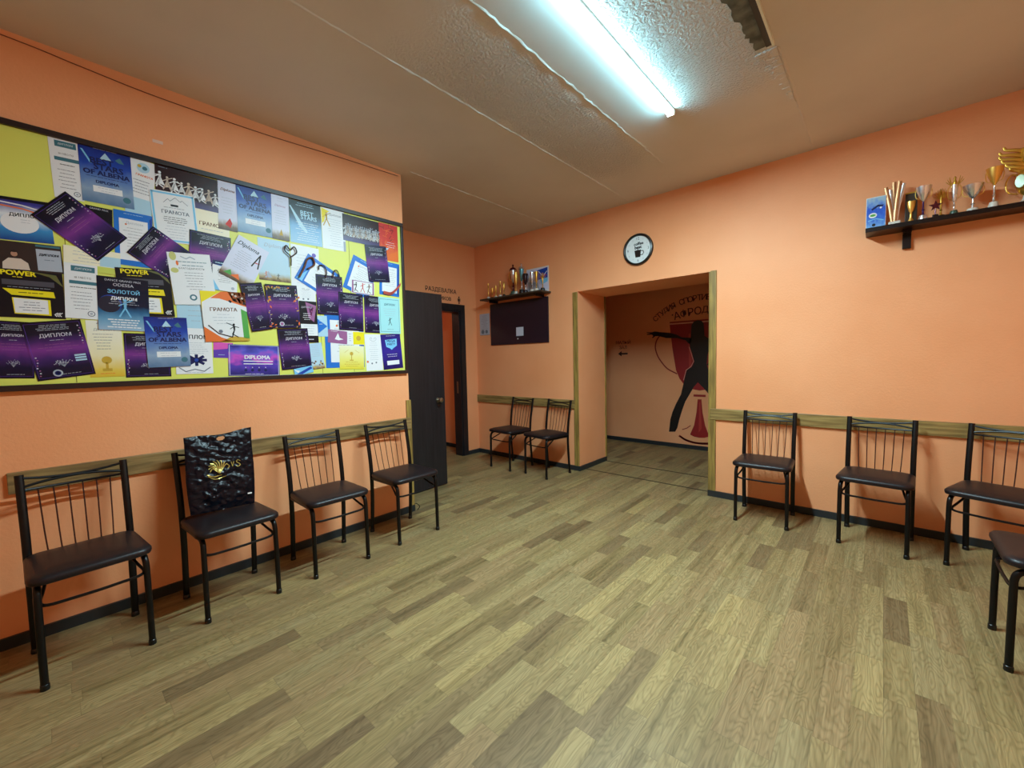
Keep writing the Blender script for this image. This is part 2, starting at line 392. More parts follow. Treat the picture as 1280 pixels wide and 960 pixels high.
# ------------------------------------------------------------------ ceiling tube
lamp = empty('ceiling_light', (1.995, -1.29, H))
tag(lamp, 'long bright white tube lamp on the ceiling', 'lamp')
LL = 1.5
bm = bmesh.new(); box(bm, -.021, .021, -LL, 0, -.014, 0, bev=.002); done('housing', bm, white, lamp)
bm = bmesh.new()
prof = [(-.019,-.014),(-.019,-.028),(-.017,-.034),(-.0145,-.0365),(.0145,-.0365),(.017,-.034),(.019,-.028),(.019,-.014)]
A = [bm.verts.new((x, -.012, z)) for x, z in prof]; B = [bm.verts.new((x, -LL+.012, z)) for x, z in prof]
for i in range(len(prof)-1):
    fc = bm.faces.new((A[i], A[i+1], B[i+1], B[i])); fc.material_index = 0 if i == 3 else 1
bm.faces.new(A); bm.faces.new(B[::-1])
glow = bpy.data.materials.new('lit_diffuser'); glow.use_nodes = True; N = glow.node_tree.nodes; N.remove(N['Principled BSDF'])
em = N.new('ShaderNodeEmission'); em.inputs[0].default_value = (0.66, 0.93, 1.0, 1); em.inputs[1].default_value = 1020.0
glow.node_tree.links.new(em.outputs[0], N['Material Output'].inputs[0])
glow2 = glow.copy(); glow2.name = 'lit_diffuser_side'; glow2.node_tree.nodes['Emission'].inputs[1].default_value = 74.0; glow2.node_tree.nodes['Emission'].inputs[0].default_value = (0.34, 0.84, 1.0, 1)
done('diffuser', bm, [glow, glow2], lamp, True)
bm = bmesh.new(); box(bm, -.022, .022, -.012, 0.002, -.04, 0, bev=.002); done('end_cap', bm, white, lamp)
bm = bmesh.new(); box(bm, -.022, .022, -LL-.002, -LL+.012, -.04, 0, bev=.002); done('end_cap', bm, white, lamp)

# ------------------------------------------------------------------ chairs
def rrect(w, d, r, n=6, taper=0.0):
    out = []
    for cx, cy, a0 in ((w/2-r, d/2-r, 0), (-w/2+r, d/2-r, 90), (-w/2+r, -d/2+r, 180), (w/2-r, -d/2+r, 270)):
        for k in range(n+1):
            a = R(a0+90*k/n); x = cx+r*math.cos(a); y = cy+r*math.sin(a); out.append((x*(1-taper*(y/d+.5)), y))
    return out
def make_chair():
    t = empty('dining_chair')
    # seat: padded, rounded corners
    bm = bmesh.new(); rings = []
    for ins, z in ((.012,.434),(.003,.438),(0,.448),(.001,.458),(.008,.467),(.03,.473),(.09,.477)):
        rings.append([bm.verts.new((x*(1-ins/.2), y*(1-ins/.2)-.012, z)) for x, y in rrect(.395, .385, .055, 6, .05)])
    for A, B in zip(rings, rings[1:]):
        n = len(A)
        for j in range(n): bm.faces.new((A[j], A[(j+1)%n], B[(j+1)%n], B[j]))
    bm.faces.new(rings[0][::-1]); bm.faces.new(rings[-1]); done('seat', bm, vinyl, t, True)
    for s in (-1, 1):
        bm = bmesh.new()      # front leg, bent back under the seat
        p = [(s*.169,-.178,0),(s*.169,-.177,.2),(s*.168,-.175,.375),(s*.167,-.168,.402),(s*.166,-.150,.418),(s*.166,-.12,.423),(s*.167,.0,.423),(s*.170,.162,.423)]
        tube(bm, [p[0],p[1]]+crom(p[2:], 4), .0125, 12); l = done('leg', bm, frame_m, t, True)
        bm = bmesh.new(); lathe(bm, [(.0145,0),(.0150,.004),(.0145,.022),(.0125,.024)], s*.169, -.178, 12); done('foot', bm, black, l, True)
        bm = bmesh.new()      # rear leg running up into the back post
        p = [(s*.172,.192,0),(s*.172,.182,.12),(s*.172,.170,.28),(s*.173,.166,.43),(s*.173,.176,.56),(s*.174,.196,.68),(s*.175,.226,.825)]
        tube(bm, crom(p, 5), .015, 12, .0095, ref=(1,0,0)); l = done('leg', bm, frame_m, t, True)
        bm = bmesh.new(); lathe(bm, [(.017,0),(.0175,.004),(.017,.02),(.015,.022)], s*.172, .192, 12, sy=.8); done('foot', bm, black, l, True)
    def br(z0, z1, bow, r=.0062):
        bm = bmesh.new(); p = []
        for k in range(13):
            u = k/12*2-1; z = z1+(z0-z1)*u*u; y = .226-(.825-z0)*.2+bow*(1-u*u)
            p.append((u*.174, y, z))
        tube(bm, p, r, 8); return bm
    done('back_rail', br(.812,.793,.004), frame_m, t, True); done('back_rail', br(.768,.789,.010), frame_m, t, True)
    done('back_rail', br(.756,.752,.022,.0062), frame_m, t, True)
    for k in range(6):
        x = -.122+k*.0488; u = x/.174
        bm = bmesh.new(); tube(bm, crom([(x, .212+.022*(1-u*u), .752), (x*.97, .205, .66), (x*.94, .182, .55), (x*.9, .158, .455)], 4), .0028, 6)
        done('spindle', bm, rod_m, t, True)
    bm = bmesh.new()          # hoop stretcher: from under the seat, round the front legs
    p = [(-.118,.03,.430),(-.150,-.10,.372),(-.162,-.150,.350),(-.140,-.178,.343),(-.07,-.182,.341),(0,-.183,.340),(.07,-.182,.341),(.140,-.178,.343),(.162,-.150,.350),(.150,-.10,.372),(.118,.03,.430)]
    tube(bm, crom(p, 4), .0065, 8); done('stretcher', bm, frame_m, t, True)
    bm = bmesh.new(); tube(bm, [(-.168,.166,.423),(.168,.166,.423)], .008, 8); done('rear_bar', bm, frame_m, t, True)
    for s in (-1,1):
        bm = bmesh.new(); box(bm, s*.166-.006, s*.166+.006, -.13, .1, .421, .436); done('seat_bracket', bm, frame_m, t)
    return t
proto = make_chair()
G1 = 'dining chairs along the walls'
chairs = [  # front-left leg position as seen facing the chair's own -y, rotation
 ((0.505,-3.937), 94, 'black metal chair under the board, nearest to the camera on the left'),
 ((0.498,-3.386), 93, 'black metal chair under the board carrying the black plastic bag'),
 ((0.500,-2.843), 88.5, 'empty black metal chair under the board, just beyond the one with the bag'),
 ((0.493,-2.256), 90, 'black metal chair under the board closest to the dark open door'),
 ((-0.352,-0.487), -5, 'left one of the two black chairs below the dark notice board, by the corner'),
 ((0.184,-0.482), -8, 'right one of the two black chairs below the dark notice board, beside the opening'),
 ((2.361,-0.477), 2.5, 'black metal chair on the back wall just right of the wide opening'),
 ((3.000,-0.499), -4.5, 'black metal chair on the back wall, middle one right of the opening'),
 ((3.505,-0.517), -18.5, 'black metal chair near the right corner, turned askew to the back wall'),
 ((3.437,-1.335), -90, 'black metal chair against the right wall, cut off by the photo edge'),
]
CH = []
for i, ((fx, fy), a, lb) in enumerate(chairs):
    o = proto if i == 0 else copy_tree(proto)
    a = R(a); o.rotation_euler = (0, 0, a)
    # (fx, fy) = midpoint between the two front feet
    o.location = (fx-.178*math.sin(a), fy+.178*math.cos(a), 0)
    tag(o, lb, 'chair', G1); CH.append(o)

# ------------------------------------------------------------------ black bag on the second chair
def make_bag():
    t = empty('plastic_bag', (0,0,0))
    bm = bmesh.new(); nx, nz = 60, 72; g = random.Random(3)
    from mathutils import noise
    def sheet(side):
        V = []
        for j in range(nz+1):
            row = []
            for i in range(nx+1):
                u, v = i/nx, j/nz
                w = .345*(1+.03*math.sin(v*5))*(1-.10*(1-v)) ; x = (u-.5)*w+.010*math.sin(v*7)*(1-abs(2*u-1))
                edge = (1-(2*u-1)**2)**.5*min(1, v*5+.15)*(1-v)**.45
                dep = .020*edge*side+ .003*side
                n = noise.noise(Vector((x*14, v*7, side*3)))+.6*noise.noise(Vector((x*36, v*19, side*5)))+.4*noise.noise(Vector((x*70+v*20, v*32, side*7)))
                dep += (.0075*n + .010*abs(noise.noise(Vector((x*20+v*9, v*4-x*8, 2)))))*(.35+.65*(1-(2*u-1)**2))
                top = .425+(.030*u*u if True else 0)+.004*math.sin(u*9)
                row.append((x, dep, v*top))
            V.append(row)
        return V
    F = sheet(-1); B = sheet(1)
    for j in range(nz+1):
        for i in (0, nx): B[j][i] = F[j][i]
    hole = lambda i, j: 66 <= j <= 69 and 27 <= i <= 34 and not (j in (66, 69) and i in (27, 34))
    def verts(S): return [[bm.verts.new(p) for p in row] for row in S]
    f = verts(F); b = verts(B)
    for j in range(nz):
        for i in range(nx):
            if hole(i, j): continue
            bm.faces.new((f[j][i], f[j][i+1], f[j+1][i+1], f[j+1][i])); bm.faces.new((b[j][i], b[j+1][i], b[j+1][i+1], b[j][i+1]))
    for i in range(nx): bm.faces.new((f[0][i], b[0][i], b[0][i+1], f[0][i+1]))
    bmesh.ops.remove_doubles(bm, verts=bm.verts[:], dist=.0004)
    plastic = pm('black_bag_plastic', (5,7,18), .24, spec=.22); add_bump(plastic, 26, .9, .008, 7)
    body = done('bag_body', bm, plastic, t, True)
    # printed gold emblem that follows the front face
    def onf(x, z):
        u = min(max(x/.335+.5, 0), 1); v = min(max(z/.44, 0), .98); i = min(int(u*nx), nx-1); j = min(int(v*nz), nz-1)
        return min(F[j][i][1], F[j][i+1][1], F[j+1][i][1], F[j+1][i+1][1])-.0035
    bm = bmesh.new()
    def st(pts, w):
        P = crom([(x, 0, z) for x, z in pts], 5)
        for a, c in zip(P, P[1:]):
            d = (c-a).normalized(); n = Vector((-d.z, 0, d.x))*w/2
            vs = [bm.verts.new((q.x, onf(q.x, q.z), q.z)) for q in (a-n, c-n, c+n, a+n)]; bm.faces.new(vs)
    cx, cz = -.015, .235
    for k in range(9):
        a = R(20+k*22); st([(cx, cz-.03), (cx+.03*math.cos(a), cz+.005+.02*math.sin(a)), (cx+.05*math.cos(a+.25), cz+.045*math.sin(a+.1))], .0055)
    st([(cx-.06, cz-.03), (cx-.03, cz-.045), (cx+.01, cz-.04)], .006); st([(cx-.055, cz-.04), (cx-.02, cz-.06), (cx+.03, cz-.05)], .004)
    # lettering: a small S and strokes to the right of the flower
    st([(.092,.262),(.080,.268),(.074,.258),(.086,.248),(.092,.238),(.080,.230),(.072,.236)], .004)
    st([(.045,.262),(.052,.235)], .004); st([(.052,.235),(.060,.262)], .004); st([(.022,.255),(.036,.238),(.024,.226)], .004)
    done('gold_emblem', bm, pm('gold_print', (178,160,84), .35, .6), t)
    bm = bmesh.new(); box(bm, .118, .140, onf(.128,.065)-.002, onf(.128,.065), .060, .067); done('white_sticker', bm, white, t)
    return t
bag = make_bag()
tag(bag, 'glossy black plastic carrier bag with gold emblem leaning on a chair back', 'bag')
c2 = CH[1]
bag.matrix_world = Matrix.Translation(c2.location) @ Matrix.Rotation(c2.rotation_euler[2], 4, 'Z') @ Matrix.Translation((.0, .075, .485)) @ Matrix.Rotation(R(-12), 4, 'X') @ Matrix.Rotation(R(3), 4, 'Y')

# ------------------------------------------------------------------ the notice board and what is pinned on it
BY0, BY1, BZ0, BZ1 = -4.75, -1.985, 1.205, 2.452
nb = empty('notice_board', (0, BY1, BZ0)); tag(nb, 'long wall board with dark frame and yellow-green backing on the left wall', 'notice board')
yel = pm('yellow_backing', (216,220,98), .45); 
bm = bmesh.new(); box(bm, .002, .014, BY0-BY1+.01, -.01, .01, BZ1-BZ0-.01); done('backing', bm, yel, nb)
bm = bmesh.new(); fw = .028
for dd in ((0, .028, BY0-BY1, 0, 0, fw), (0, .028, BY0-BY1, 0, BZ1-BZ0-fw, BZ1-BZ0), (0, .028, -fw*.8, 0, fw, BZ1-BZ0-fw), (0, .028, BY0-BY1, BY0-BY1+fw, fw, BZ1-BZ0-fw)): box(bm, *dd, bev=.002)
done('frame', bm, pm('dark_frame', (34,20,22), .35), nb)
for y in (-3.93, -2.70, -2.46):
    bm = bmesh.new(); box(bm, .014, .0146, y-BY1-.0015, y-BY1+.0015, .03, BZ1-BZ0-.03); done('panel_joint', bm, pm('joint_line', (120,116,40), .6), nb)

P_ = dict(
 
 white=pm('paper_white', (226,228,232), .35,spec=.3), cream=pm('paper_cream', (236,230,204), .35,spec=.3), lilac=pm('paper_lilac', (206,206,232), .35,spec=.3),
 pale=pm('paper_pale_blue', (170,206,226), .35,spec=.3), ink=pm('ink_black', (28,28,36), .4,spec=.3), grey=pm('ink_grey', (110,116,130), .5,spec=.3), lgrey=pm('ink_light', (168,176,190), .5,spec=.3),
 teal=pm('ink_teal', (62,112,128), .4,spec=.3), brown=pm('ink_brown', (112,72,52), .5,spec=.3), navy=pm('ink_navy', (22,30,84), .35,spec=.3), blue=pm('ink_blue', (30,110,200), .35,spec=.3),
 dblue=pm('ink_deep_blue', (28,66,160), .35,spec=.3), yellow=pm('ink_yellow', (232,214,30), .4,spec=.3), gold=pm('ink_gold', (196,160,56), .45,spec=.3), orange=pm('ink_orange', (226,110,44), .45,spec=.3),
 red=pm('ink_red', (204,48,40), .45,spec=.3), dred=pm('ink_maroon', (48,14,18), .35,spec=.3), green=pm('ink_green', (80,160,70), .45,spec=.3), pink=pm('ink_pink', (214,86,180), .4,spec=.3),
 mauve=pm('ink_mauve', (150,92,140), .4,spec=.3), violet=pm('ink_violet', (92,60,170), .35,spec=.3), lcyan=pm('ink_cyan', (120,190,230), .4,spec=.3), dark=pm('ink_night', (14,16,26), .3,spec=.3),
 skin=pm('ink_figure', (206,190,176), .5,spec=.3), turq=pm('paper_turquoise', (160,214,220), .4,spec=.3), sil=pm('ink_silver', (196,196,210), .35,spec=.3), photo=pm('photo_brown', (52,40,38), .35,spec=.3), hair=pm('ink_dark_brown', (40,28,24), .5,spec=.3))
purp = grad('print_purple', [(0.0,(10,12,34)),(0.2,(18,18,52)),(0.36,(66,36,104)),(0.52,(120,52,138)),(0.66,(66,36,98)),(0.78,(20,20,44)),(1.0,(8,10,22))], .28, .06, 4)
alb = grad('print_blue_mountain', [(0.0,(90,120,156)),(0.25,(138,162,190)),(0.42,(96,130,186)),(0.7,(30,68,168)),(1.0,(20,36,120))], .3, .12, 4)
icy = grad('print_icy', [(0.0,(140,180,210)),(0.4,(96,150,196)),(0.56,(36,72,110)),(0.7,(12,22,36)),(1.0,(8,12,20))], .3, .1, 4)
nightg = grad('print_night', [(0.0,(150,180,206)),(0.22,(96,150,186)),(0.36,(40,96,140)),(0.46,(14,24,52)),(1.0,(12,14,34))], .3, .05, 5)
redg = grad('print_red', [(0.0,(224,110,40)),(0.35,(220,96,56)),(0.5,(206,60,46)),(1.0,(196,44,40))], .4, .3, 7)
violg = grad('print_violet_cloud', [(0.0,(46,40,120)),(0.35,(80,60,170)),(0.55,(196,80,190)),(0.75,(90,90,200)),(1.0,(50,50,140))], .3, .5, 3)
goldg = grad('print_gold_foot', [(0.0,(216,178,50)),(0.12,(222,192,80)),(0.38,(232,222,180)),(1.0,(232,232,222))], .4, .05, 5)
indg = grad('print_indigo', [(0.0,(24,20,84)),(0.5,(48,36,140)),(1.0,(34,28,110))], .3, .2, 4)
waveg = grad('print_wave', [(0.0,(30,70,140)),(0.3,(60,140,200)),(0.6,(220,228,236)),(0.85,(60,60,150)),(1.0,(30,34,90))], .3, .05, 4)
stage = grad('print_stage', [(0.0,(70,60,116)),(0.14,(70,50,90)),(0.22,(48,14,20)),(1.0,(40,8,12))], .3, .03, 4)
hills = grad('print_hills', [(0.0,(70,50,34)),(0.08,(120,96,66)),(0.17,(190,186,190)),(0.22,(206,208,228)),(1.0,(204,206,228))], .35, .06, 5)
wideg = grad('print_wide', [(0.0,(96,66,40)),(0.08,(170,150,110)),(0.2,(180,208,224)),(1.0,(176,206,228))], .35, .08, 5)

def figure(s, x, y, h, m, pose=0):
    """tiny printed dancer, height h as fraction of the sheet"""
    k = h*s.h/s.w
    s.disc(x, y+h*.92, h*s.h*.08, m, 8)
    s.poly([(x-.07*k, y+h*.82), (x+.07*k, y+h*.82), (x+.05*k, y+h*.5), (x-.05*k, y+h*.5)], m)
    a = .22 if pose % 2 else -.18
    s.stroke([(x, y+h*.5), (x+a*k, y)], h*s.h*.07, m); s.stroke([(x, y+h*.5), (x-.14*k, y+h*.22), (x-a*k*1.1, y)], h*s.h*.07, m)
    s.stroke([(x, y+h*.78), (x+.3*k*(1 if pose % 3 else -1), y+h*(.95 if pose % 2 else .7))], h*s.h*.05, m)
    s.stroke([(x, y+h*.78), (x-.26*k, y+h*.6)], h*s.h*.05, m)
def build_sheet(st, w, h, g):
    p = P_; W = dict(white='white', cream='cream')
    def S(m): return Sheet(w, h, m)
    if st in ('purple', 'purple_badge', 'purple_leaf'):
        s = S(purp); s.up(); s.border(.035, .004, p['violet']); s.up()
        s.lines(.93, .85, 4, p['lgrey'], .5, .66, .008, g)
        s.text('ДИПЛОМ', .5, .75, p['sil'], width=.54, bold=.0008); s.lines(.67, .67, 1, p['lgrey'], .5, .25, .008, g)
        s.lines(.6, .5, 3, p['mauve'], .5, .7, .005, g)
        for k in range(8):
            for x in (.07, .93):
                s.disc(x+g.uniform(-.02,.02), .08+k*.045+(.5 if x > .5 else 0), w*.016, p['sil'] if k % 2 else p['mauve'], 7)
        for k in range(26):
            a = g.uniform(0, PI); q = g.uniform(.3, 1); s.disc(.5+.17*q*math.cos(a)*1.1, .24+.09*q*math.sin(a), w*.011, p['lgrey'] if k % 3 else p['sil'], 6)
        for k in range(5): s.stroke([(.5, .2), (.5+(k-2)*.06, .31)], w*.008, p['lgrey'])
        s.lines(.07, .07, 1, p['lgrey'], .55, .5, .007, g)
        if st == 'purple_badge':
            s.up(); s.disc(.36, .1, w*.085, p['lgrey'], 22); s.up(); s.disc(.36, .1, w*.055, p['navy'], 18); s.disc(.36, .1, w*.02, p['sil'], 10)
            for k in range(3): s.rect(.72, .27+k*.045, .92, .30+k*.045, p['pale'])
        if st == 'purple_leaf':
            s.up()
            for k in range(34):
                a = g.uniform(0, PI); e = g.random(); x, y = (g.choice((g.uniform(.03,.13), g.uniform(.87,.97))), g.uniform(.03,.97)) if k % 2 else (g.uniform(.04,.96), g.choice((g.uniform(.02,.12), g.uniform(.9,.97))))
                r = w*g.uniform(.03,.07); c, q = math.cos(a), math.sin(a); cx, cy = (x-.5)*w, (y-.5)*h
                s.raw([(cx+r*c, cy+r*q), (cx-r*.45*q, cy+r*.45*c), (cx-r*c, cy-r*q), (cx+r*.45*q, cy-r*.45*c)], p['orange'] if e < .6 else p['gold'])
            s.up(); s.disc(.4, .1, w*.075, p['sil'], 20); s.up(); s.disc(.4, .1, w*.05, p['mauve'], 16)
    elif st == 'albena':
        s = S(alb); s.up(); s.poly([(.38,.80),(.5,.93),(.62,.80)], p['pale']); s.poly([(.68,.84),(.78,.90),(.86,.80),(.76,.80)], p['teal']); s.up()
        s.poly([(.04,.92),(.08,.92),(.24,.70),(.2,.70)], p['lcyan']); s.up()
        s.text('BEST', .42, .755, p['navy'], width=.44, bold=.0026); s.text('STARS', .54, .655, p['navy'], width=.56, bold=.0026)
        s.text('OF ALBENA', .5, .545, p['navy'], width=.88, bold=.0026); s.lines(.47, .47, 1, p['navy'], .5, .8, .008, g)
        s.text('DIPLOMA', .5, .385, p['navy'], width=.44, bold=.0014); s.rect(.22, .2, .78, .31, p['white']); s.up()
        s.lines(.28, .23, 2, p['lgrey'], .5, .4, .008, g); s.lines(.975, .975, 1, p['lgrey'], .5, .6, .008, g); s.disc(.86, .14, w*.08, p['teal'], 16)
    elif st == 'doc_teal':
        s = S(p['white']); s.up(); s.rect(.2, .86, .92, .96, p['teal']); s.rect(.14, .63, .98, .69, p['teal']); s.up()
        s.text('ДИПЛОМ', .56, .91, p['white'], width=.5); s.text('III МЕСТО', .55, .75, p['ink'], width=.5); s.lines(.57, .57, 1, p['ink'], .55, .8, .012, g)
        s.lines(.48, .18, 6, p['grey'], .5, .66, .009, g); s.disc(.78, .1, w*.12, p['grey'], 18); s.up(); s.disc(.78, .1, w*.09, p['white'], 16); s.up(); s.disc(.78, .1, w*.05, p['lgrey'], 12)
    elif st == 'doc_cream':
        s = S(p['white']); s.up(); s.disc(.5, .86, w*.25, p['pale'], 20); s.up(); s.disc(.56, .86, w*.1, p['teal'], 12); s.disc(.35, .88, w*.08, p['gold'], 12); s.up()
        s.text('ГРАМОТА', .58, .72, p['orange'], width=.66, bold=.001); s.lines(.62, .4, 5, p['grey'], .5, .8, .01, g); s.rect(0, 0, 1, .3, p['pale'])
    elif st == 'dark_strip':
        s = S(p['dark']); s.up(); s.text('GRAND PRIX', .5, .9, p['sil'], width=.7)
    elif st in ('dancers', 'group_photo'):
        s = S(stage); s.up()
        n = 9 if st == 'dancers' else 17
        for k in range(n):
            x = .07+.88*k/(n-1); y = (.34-.16*k/(n-1) if st == 'dancers' else .2)+g.uniform(-.03,.03); hh = (.42 if st == 'dancers' else .38)*g.uniform(.85,1.1)
            kk = hh*s.h/s.w; c_ = p['skin'] if k % 3 == 1 else p['white']
            figure(s, x, y, hh, c_, k); s.poly([(x-.06*kk,y+hh*.62),(x+.06*kk,y+hh*.62),(x+.26*kk,y+hh*.12),(x+.05*kk,y+hh*.2),(x-.24*kk,y+hh*.1)], c_)
            if st == 'group_photo': figure(s, x+.02, y+.12, hh*.9, p['lgrey'], k+1)
        if st == 'dancers': s.lines(.94, .94, 1, p['grey'], .12, .16, .02, g)
    elif st == 'doc_brown':
        s = S(p['cream']); s.up(); s.text('ГРАМОТА', .52, .42, p['brown'], width=.8, bold=.0012); s.lines(.2, .2, 1, p['lgrey'], .5, .7, .02, g)
    elif st == 'doc_script':
        s = S(hills); s.up(); s.text('Diploma', .52, .82, p['brown'], width=.72, shear=.35, bold=.001); s.lines(.66, .36, 6, p['lgrey'], .5, .7, .008, g)
        s.poly([(.35,.12),(.6,.26),(.72,.16),(.62,.06)], p['red'])
    elif st == 'doc_hills':
        s = S(hills); s.up(); s.text('Diploma', .5, .75, p['mauve'], width=.6, shear=.3); s.lines(.92, .86, 2, p['lgrey'], .5, .5, .008, g); s.lines(.64, .36, 6, p['lgrey'], .5, .7, .008, g); s.poly([(.4,.1),(.52,.24),(.62,.1)], p['gold'])
    elif st == 'icy':
        s = S(icy); s.up(); s.poly([(.02,.86),(.06,.86),(.55,.3),(.5,.26),(.3,.4)], p['pale']); s.up(); s.lines(.95, .9, 2, p['pale'], .5, .7, .01, g)
        s.text('BEST', .55, .74, p['pale'], width=.4, bold=.0015); s.text('STARS', .6, .64, p['pale'], width=.5, bold=.0015); s.lines(.5, .08, 9, p['white'], .55, .75, .009, g)
    elif st == 'doc_yellowfig':
        s = S(p['white']); s.up(); s.poly([(.02,.98),(.02,.6),(.12,.66),(.2,.86),(.36,.92)], p['yellow']); s.up(); figure(s, .22, .56, .34, p['gold'], 1)
        s.text('Диплом', .6, .85, p['grey'], width=.5); s.lines(.74, .1, 12, p['lgrey'], .58, .66, .008, g); s.rect(.9, 0, 1, .25, p['lgrey'])
    elif st == 'red_sheet':
        s = S(redg); s.up()
        for k in range(16):
            a = g.uniform(0, 2*PI); x, y = g.uniform(.2,.8), g.uniform(.55,.95); s.stroke([(x, y), (x+.22*math.cos(a), y+.1*math.sin(a))], w*.02, p['dred'] if k % 2 else p['orange'])
        s.lines(.5, .38, 3, p['white'], .6, .6, .01, g); s.poly([(.05,.04),(.95,.3),(.95,.02)], p['orange']); s.poly([(0,.34),(0,.1),(.5,.34)], p['pale'])
    elif st == 'wave_blue':
        s = S(waveg); s.up(); s.disc(.42, .42, h*.3, p['white'], 28, 1.5 if w > h else 1.0, .8); s.rect(0, .93, 1, 1, p['dark']); s.up(); s.text('ДИПЛОМ', .52, .6, p['ink'], width=.55, bold=.0012)
        s.lines(.5, .44, 2, p['lgrey'], .52, .3, .01, g); s.stroke([(.05,.8),(.5,.76),(.9,.66)], h*.03, p['orange']); s.stroke([(.05,.88),(.5,.84),(.95,.74)], h*.03, p['white'])
    elif st in ('blue_frame', 'blue_landscape'):
        s = S(p['blue']); s.up(); i = .07
        s.rect(.24 if st == 'blue_landscape' else .13, .10, .87 if st == 'blue_frame' else .9, .86 if st == 'blue_frame' else .88, p['white']); s.up()
        if st == 'blue_frame':
            s.text('Диплом', .52, .79, p['lgrey'], width=.45); s.lines(.7, .3, 8, p['grey'], .52, .6, .006, g); s.disc(.3, .76, w*.03, p['orange'], 8); s.disc(.78, .15, w*.06, p['lcyan'], 14); s.lines(.955, .955, 1, p['pale'], .5, .5, .008, g)
            s.poly([(.92,.06),(.99,.02),(.99,.97),(.92,.91)], p['dblue'])
        else:
            s.lines(.8, .3, 7, p['lgrey'], .6, .5, .01, g); s.poly([(.03,.05),(.2,.05),(.2,.5)], p['lcyan'])
    elif st == 'doc_green':
        s = S(p['cream']); s.up(); s.rect(0, 0, 1, .28, p['green'] if False else pm('paper_lime', (196,206,90), .4)); s.rect(.62, .3, 1, .75, p['pale']); s.lines(.8, .4, 4, p['lgrey'], .4, .5, .02, g)
    elif st == 'gramota_mountain':
        s = S(p['white']); s.up(); s.border(.02, .035, p['lcyan']); s.up(); s.stroke([(.28,.78),(.38,.86),(.43,.82),(.55,.9),(.66,.83),(.7,.86),(.82,.78)], w*.012, p['grey'])
        s.rect(.43, .72, .6, .76, p['ink']); s.lines(.69, .69, 1, p['grey'], .5, .5, .008, g); s.text('ГРАМОТА', .52, .6, p['grey'], width=.62, bold=.0014)
        s.lines(.5, .38, 4, p['ink'], .5, .66, .01, g); s.lines(.32, .1, 5, p['lgrey'], .5, .6, .008, g)
    elif st == 'doc_wide':
        s = S(wideg); s.up(); s.text('Diploma', .5, .84, p['lgrey'], width=.6, shear=.3); s.poly([(.15,.06),(.3,.22),(.4,.08)], p['lgrey']); figure(s, .22, .06, .16, p['orange'], 1); figure(s, .6, .05, .14, p['hair'], 2)
    elif st == 'doc_crease':
        s = S(p['white']); s.up(); s.disc(.82, .84, w*.08, p['violet'], 8); s.lines(.8, .2, 10, p['lgrey'], .45, .6, .006, g); s.rect(0, .498, 1, .502, p['lgrey'])
    elif st == 'wave_small':
        s = S(p['white']); s.up(); s.rect(0, .86, 1, 1, p['navy']); s.poly([(0,.86),(1,.86),(1,.78),(.5,.82)], p['blue']); s.up(); s.lines(.93, .93, 1, p['pale'], .3, .5, .03, g)
        s.text('ДИПЛОМ', .5, .68, p['ink'], width=.6, bold=.001); s.lines(.55, .3, 5, p['grey'], .5, .6, .012, g); s.poly([(0,0),(0,.4),(.3,0)], p['lcyan']); s.disc(.82,.12,w*.07,p['lgrey'],12)
    elif st == 'doc_lilac':
        s = S(hills); s.up(); s.text('Diploma', .42, .84, p['ink'], width=.66, shear=.3, bold=.001); s.lines(.7, .3, 9, p['grey'], .42, .55, .006, g)
        s.stroke([(.72,.5),(.82,.82),(.92,.5)], w*.04, p['hair']); s.stroke([(.78,.6),(.9,.62)], w*.03, p['red']); s.poly([(.1,.08),(.25,.2),(.35,.08)], p['green']); s.poly([(.3,.08),(.5,.18),(.6,.06)], p['orange'])
    elif st == 'power_photo':
        s = S(p['photo']); s.up(); s.rect(.6, .06, .98, .82, p['lgrey']); s.poly([(.08,.04),(.09,.26),(.18,.42),(.36,.42),(.46,.28),(.48,.04)], p['skin']); s.up(); s.disc(.27, .57, w*.05, pm('ink_skin', (176,128,104), .5), 14, 1, 1.15)
        s.rect(.6, .9, .98, .97, p['teal']); s.up(); s.text('ДИПЛОМ', .79, .62, p['ink'], width=.3, bold=.0015); s.lines(.45, .45, 1, p['grey'], .79, .2, .02, g)
        s.up(); s.disc(.27, .665, w*.05, p['hair'], 12, 1, .5)
    elif st == 'power':
        s = S(p['dark']); s.up(); s.text('POWER', .34, .93, p['yellow'], width=.5, bold=.0022); s.lines(.85, .85, 1, p['yellow'], .34, .3, .012, g)
        s.rect(.1, .68, .86, .79, pm('ink_charcoal', (64,62,74), .5)); s.poly([(.1,.6),(.84,.58),(.86,.45),(.22,.47)], p['yellow']); s.poly([(.22,.42),(.78,.4),(.78,.06),(.24,.08)], p['yellow']); s.up()
        s.poly([(.24,.41),(.74,.39),(.74,.09),(.25,.1)], p['white']); s.lines(.53, .53, 1, p['dark'], .5, .6, .014, g); s.lines(.64, .64, 1, p['lgrey'], .5, .7, .008, g)
        s.poly([(.5,.99),(.8,.9),(1,.7),(.9,.95)], pm('ink_olive', (92,92,40), .5)); s.up(); s.lines(.33, .16, 4, p['grey'], .5, .4, .012, g)
        for k in range(3): s.stroke([(.86+k*.035,.05),(.83+k*.035,.09),(.88+k*.035,.13)], w*.016, p['white'])
    elif st == 'gold_cup':
        s = S(goldg); s.up(); s.stroke([(.3,.95),(.5,.97),(.8,.94)], w*.03, p['grey']); s.text('ДИПЛОМ', .5, .84, p['grey'], width=.6); s.lines(.76, .5, 6, p['grey'], .45, .6, .008, g)
        s.disc(.5, .3, w*.15, p['gold'], 16); s.rect(.46, .14, .54, .26, p['gold']); s.rect(.36, .1, .64, .15, p['gold']); s.lines(.06,.06,1,p['orange'],.5,.6,.01,g)
    elif st == 'night':
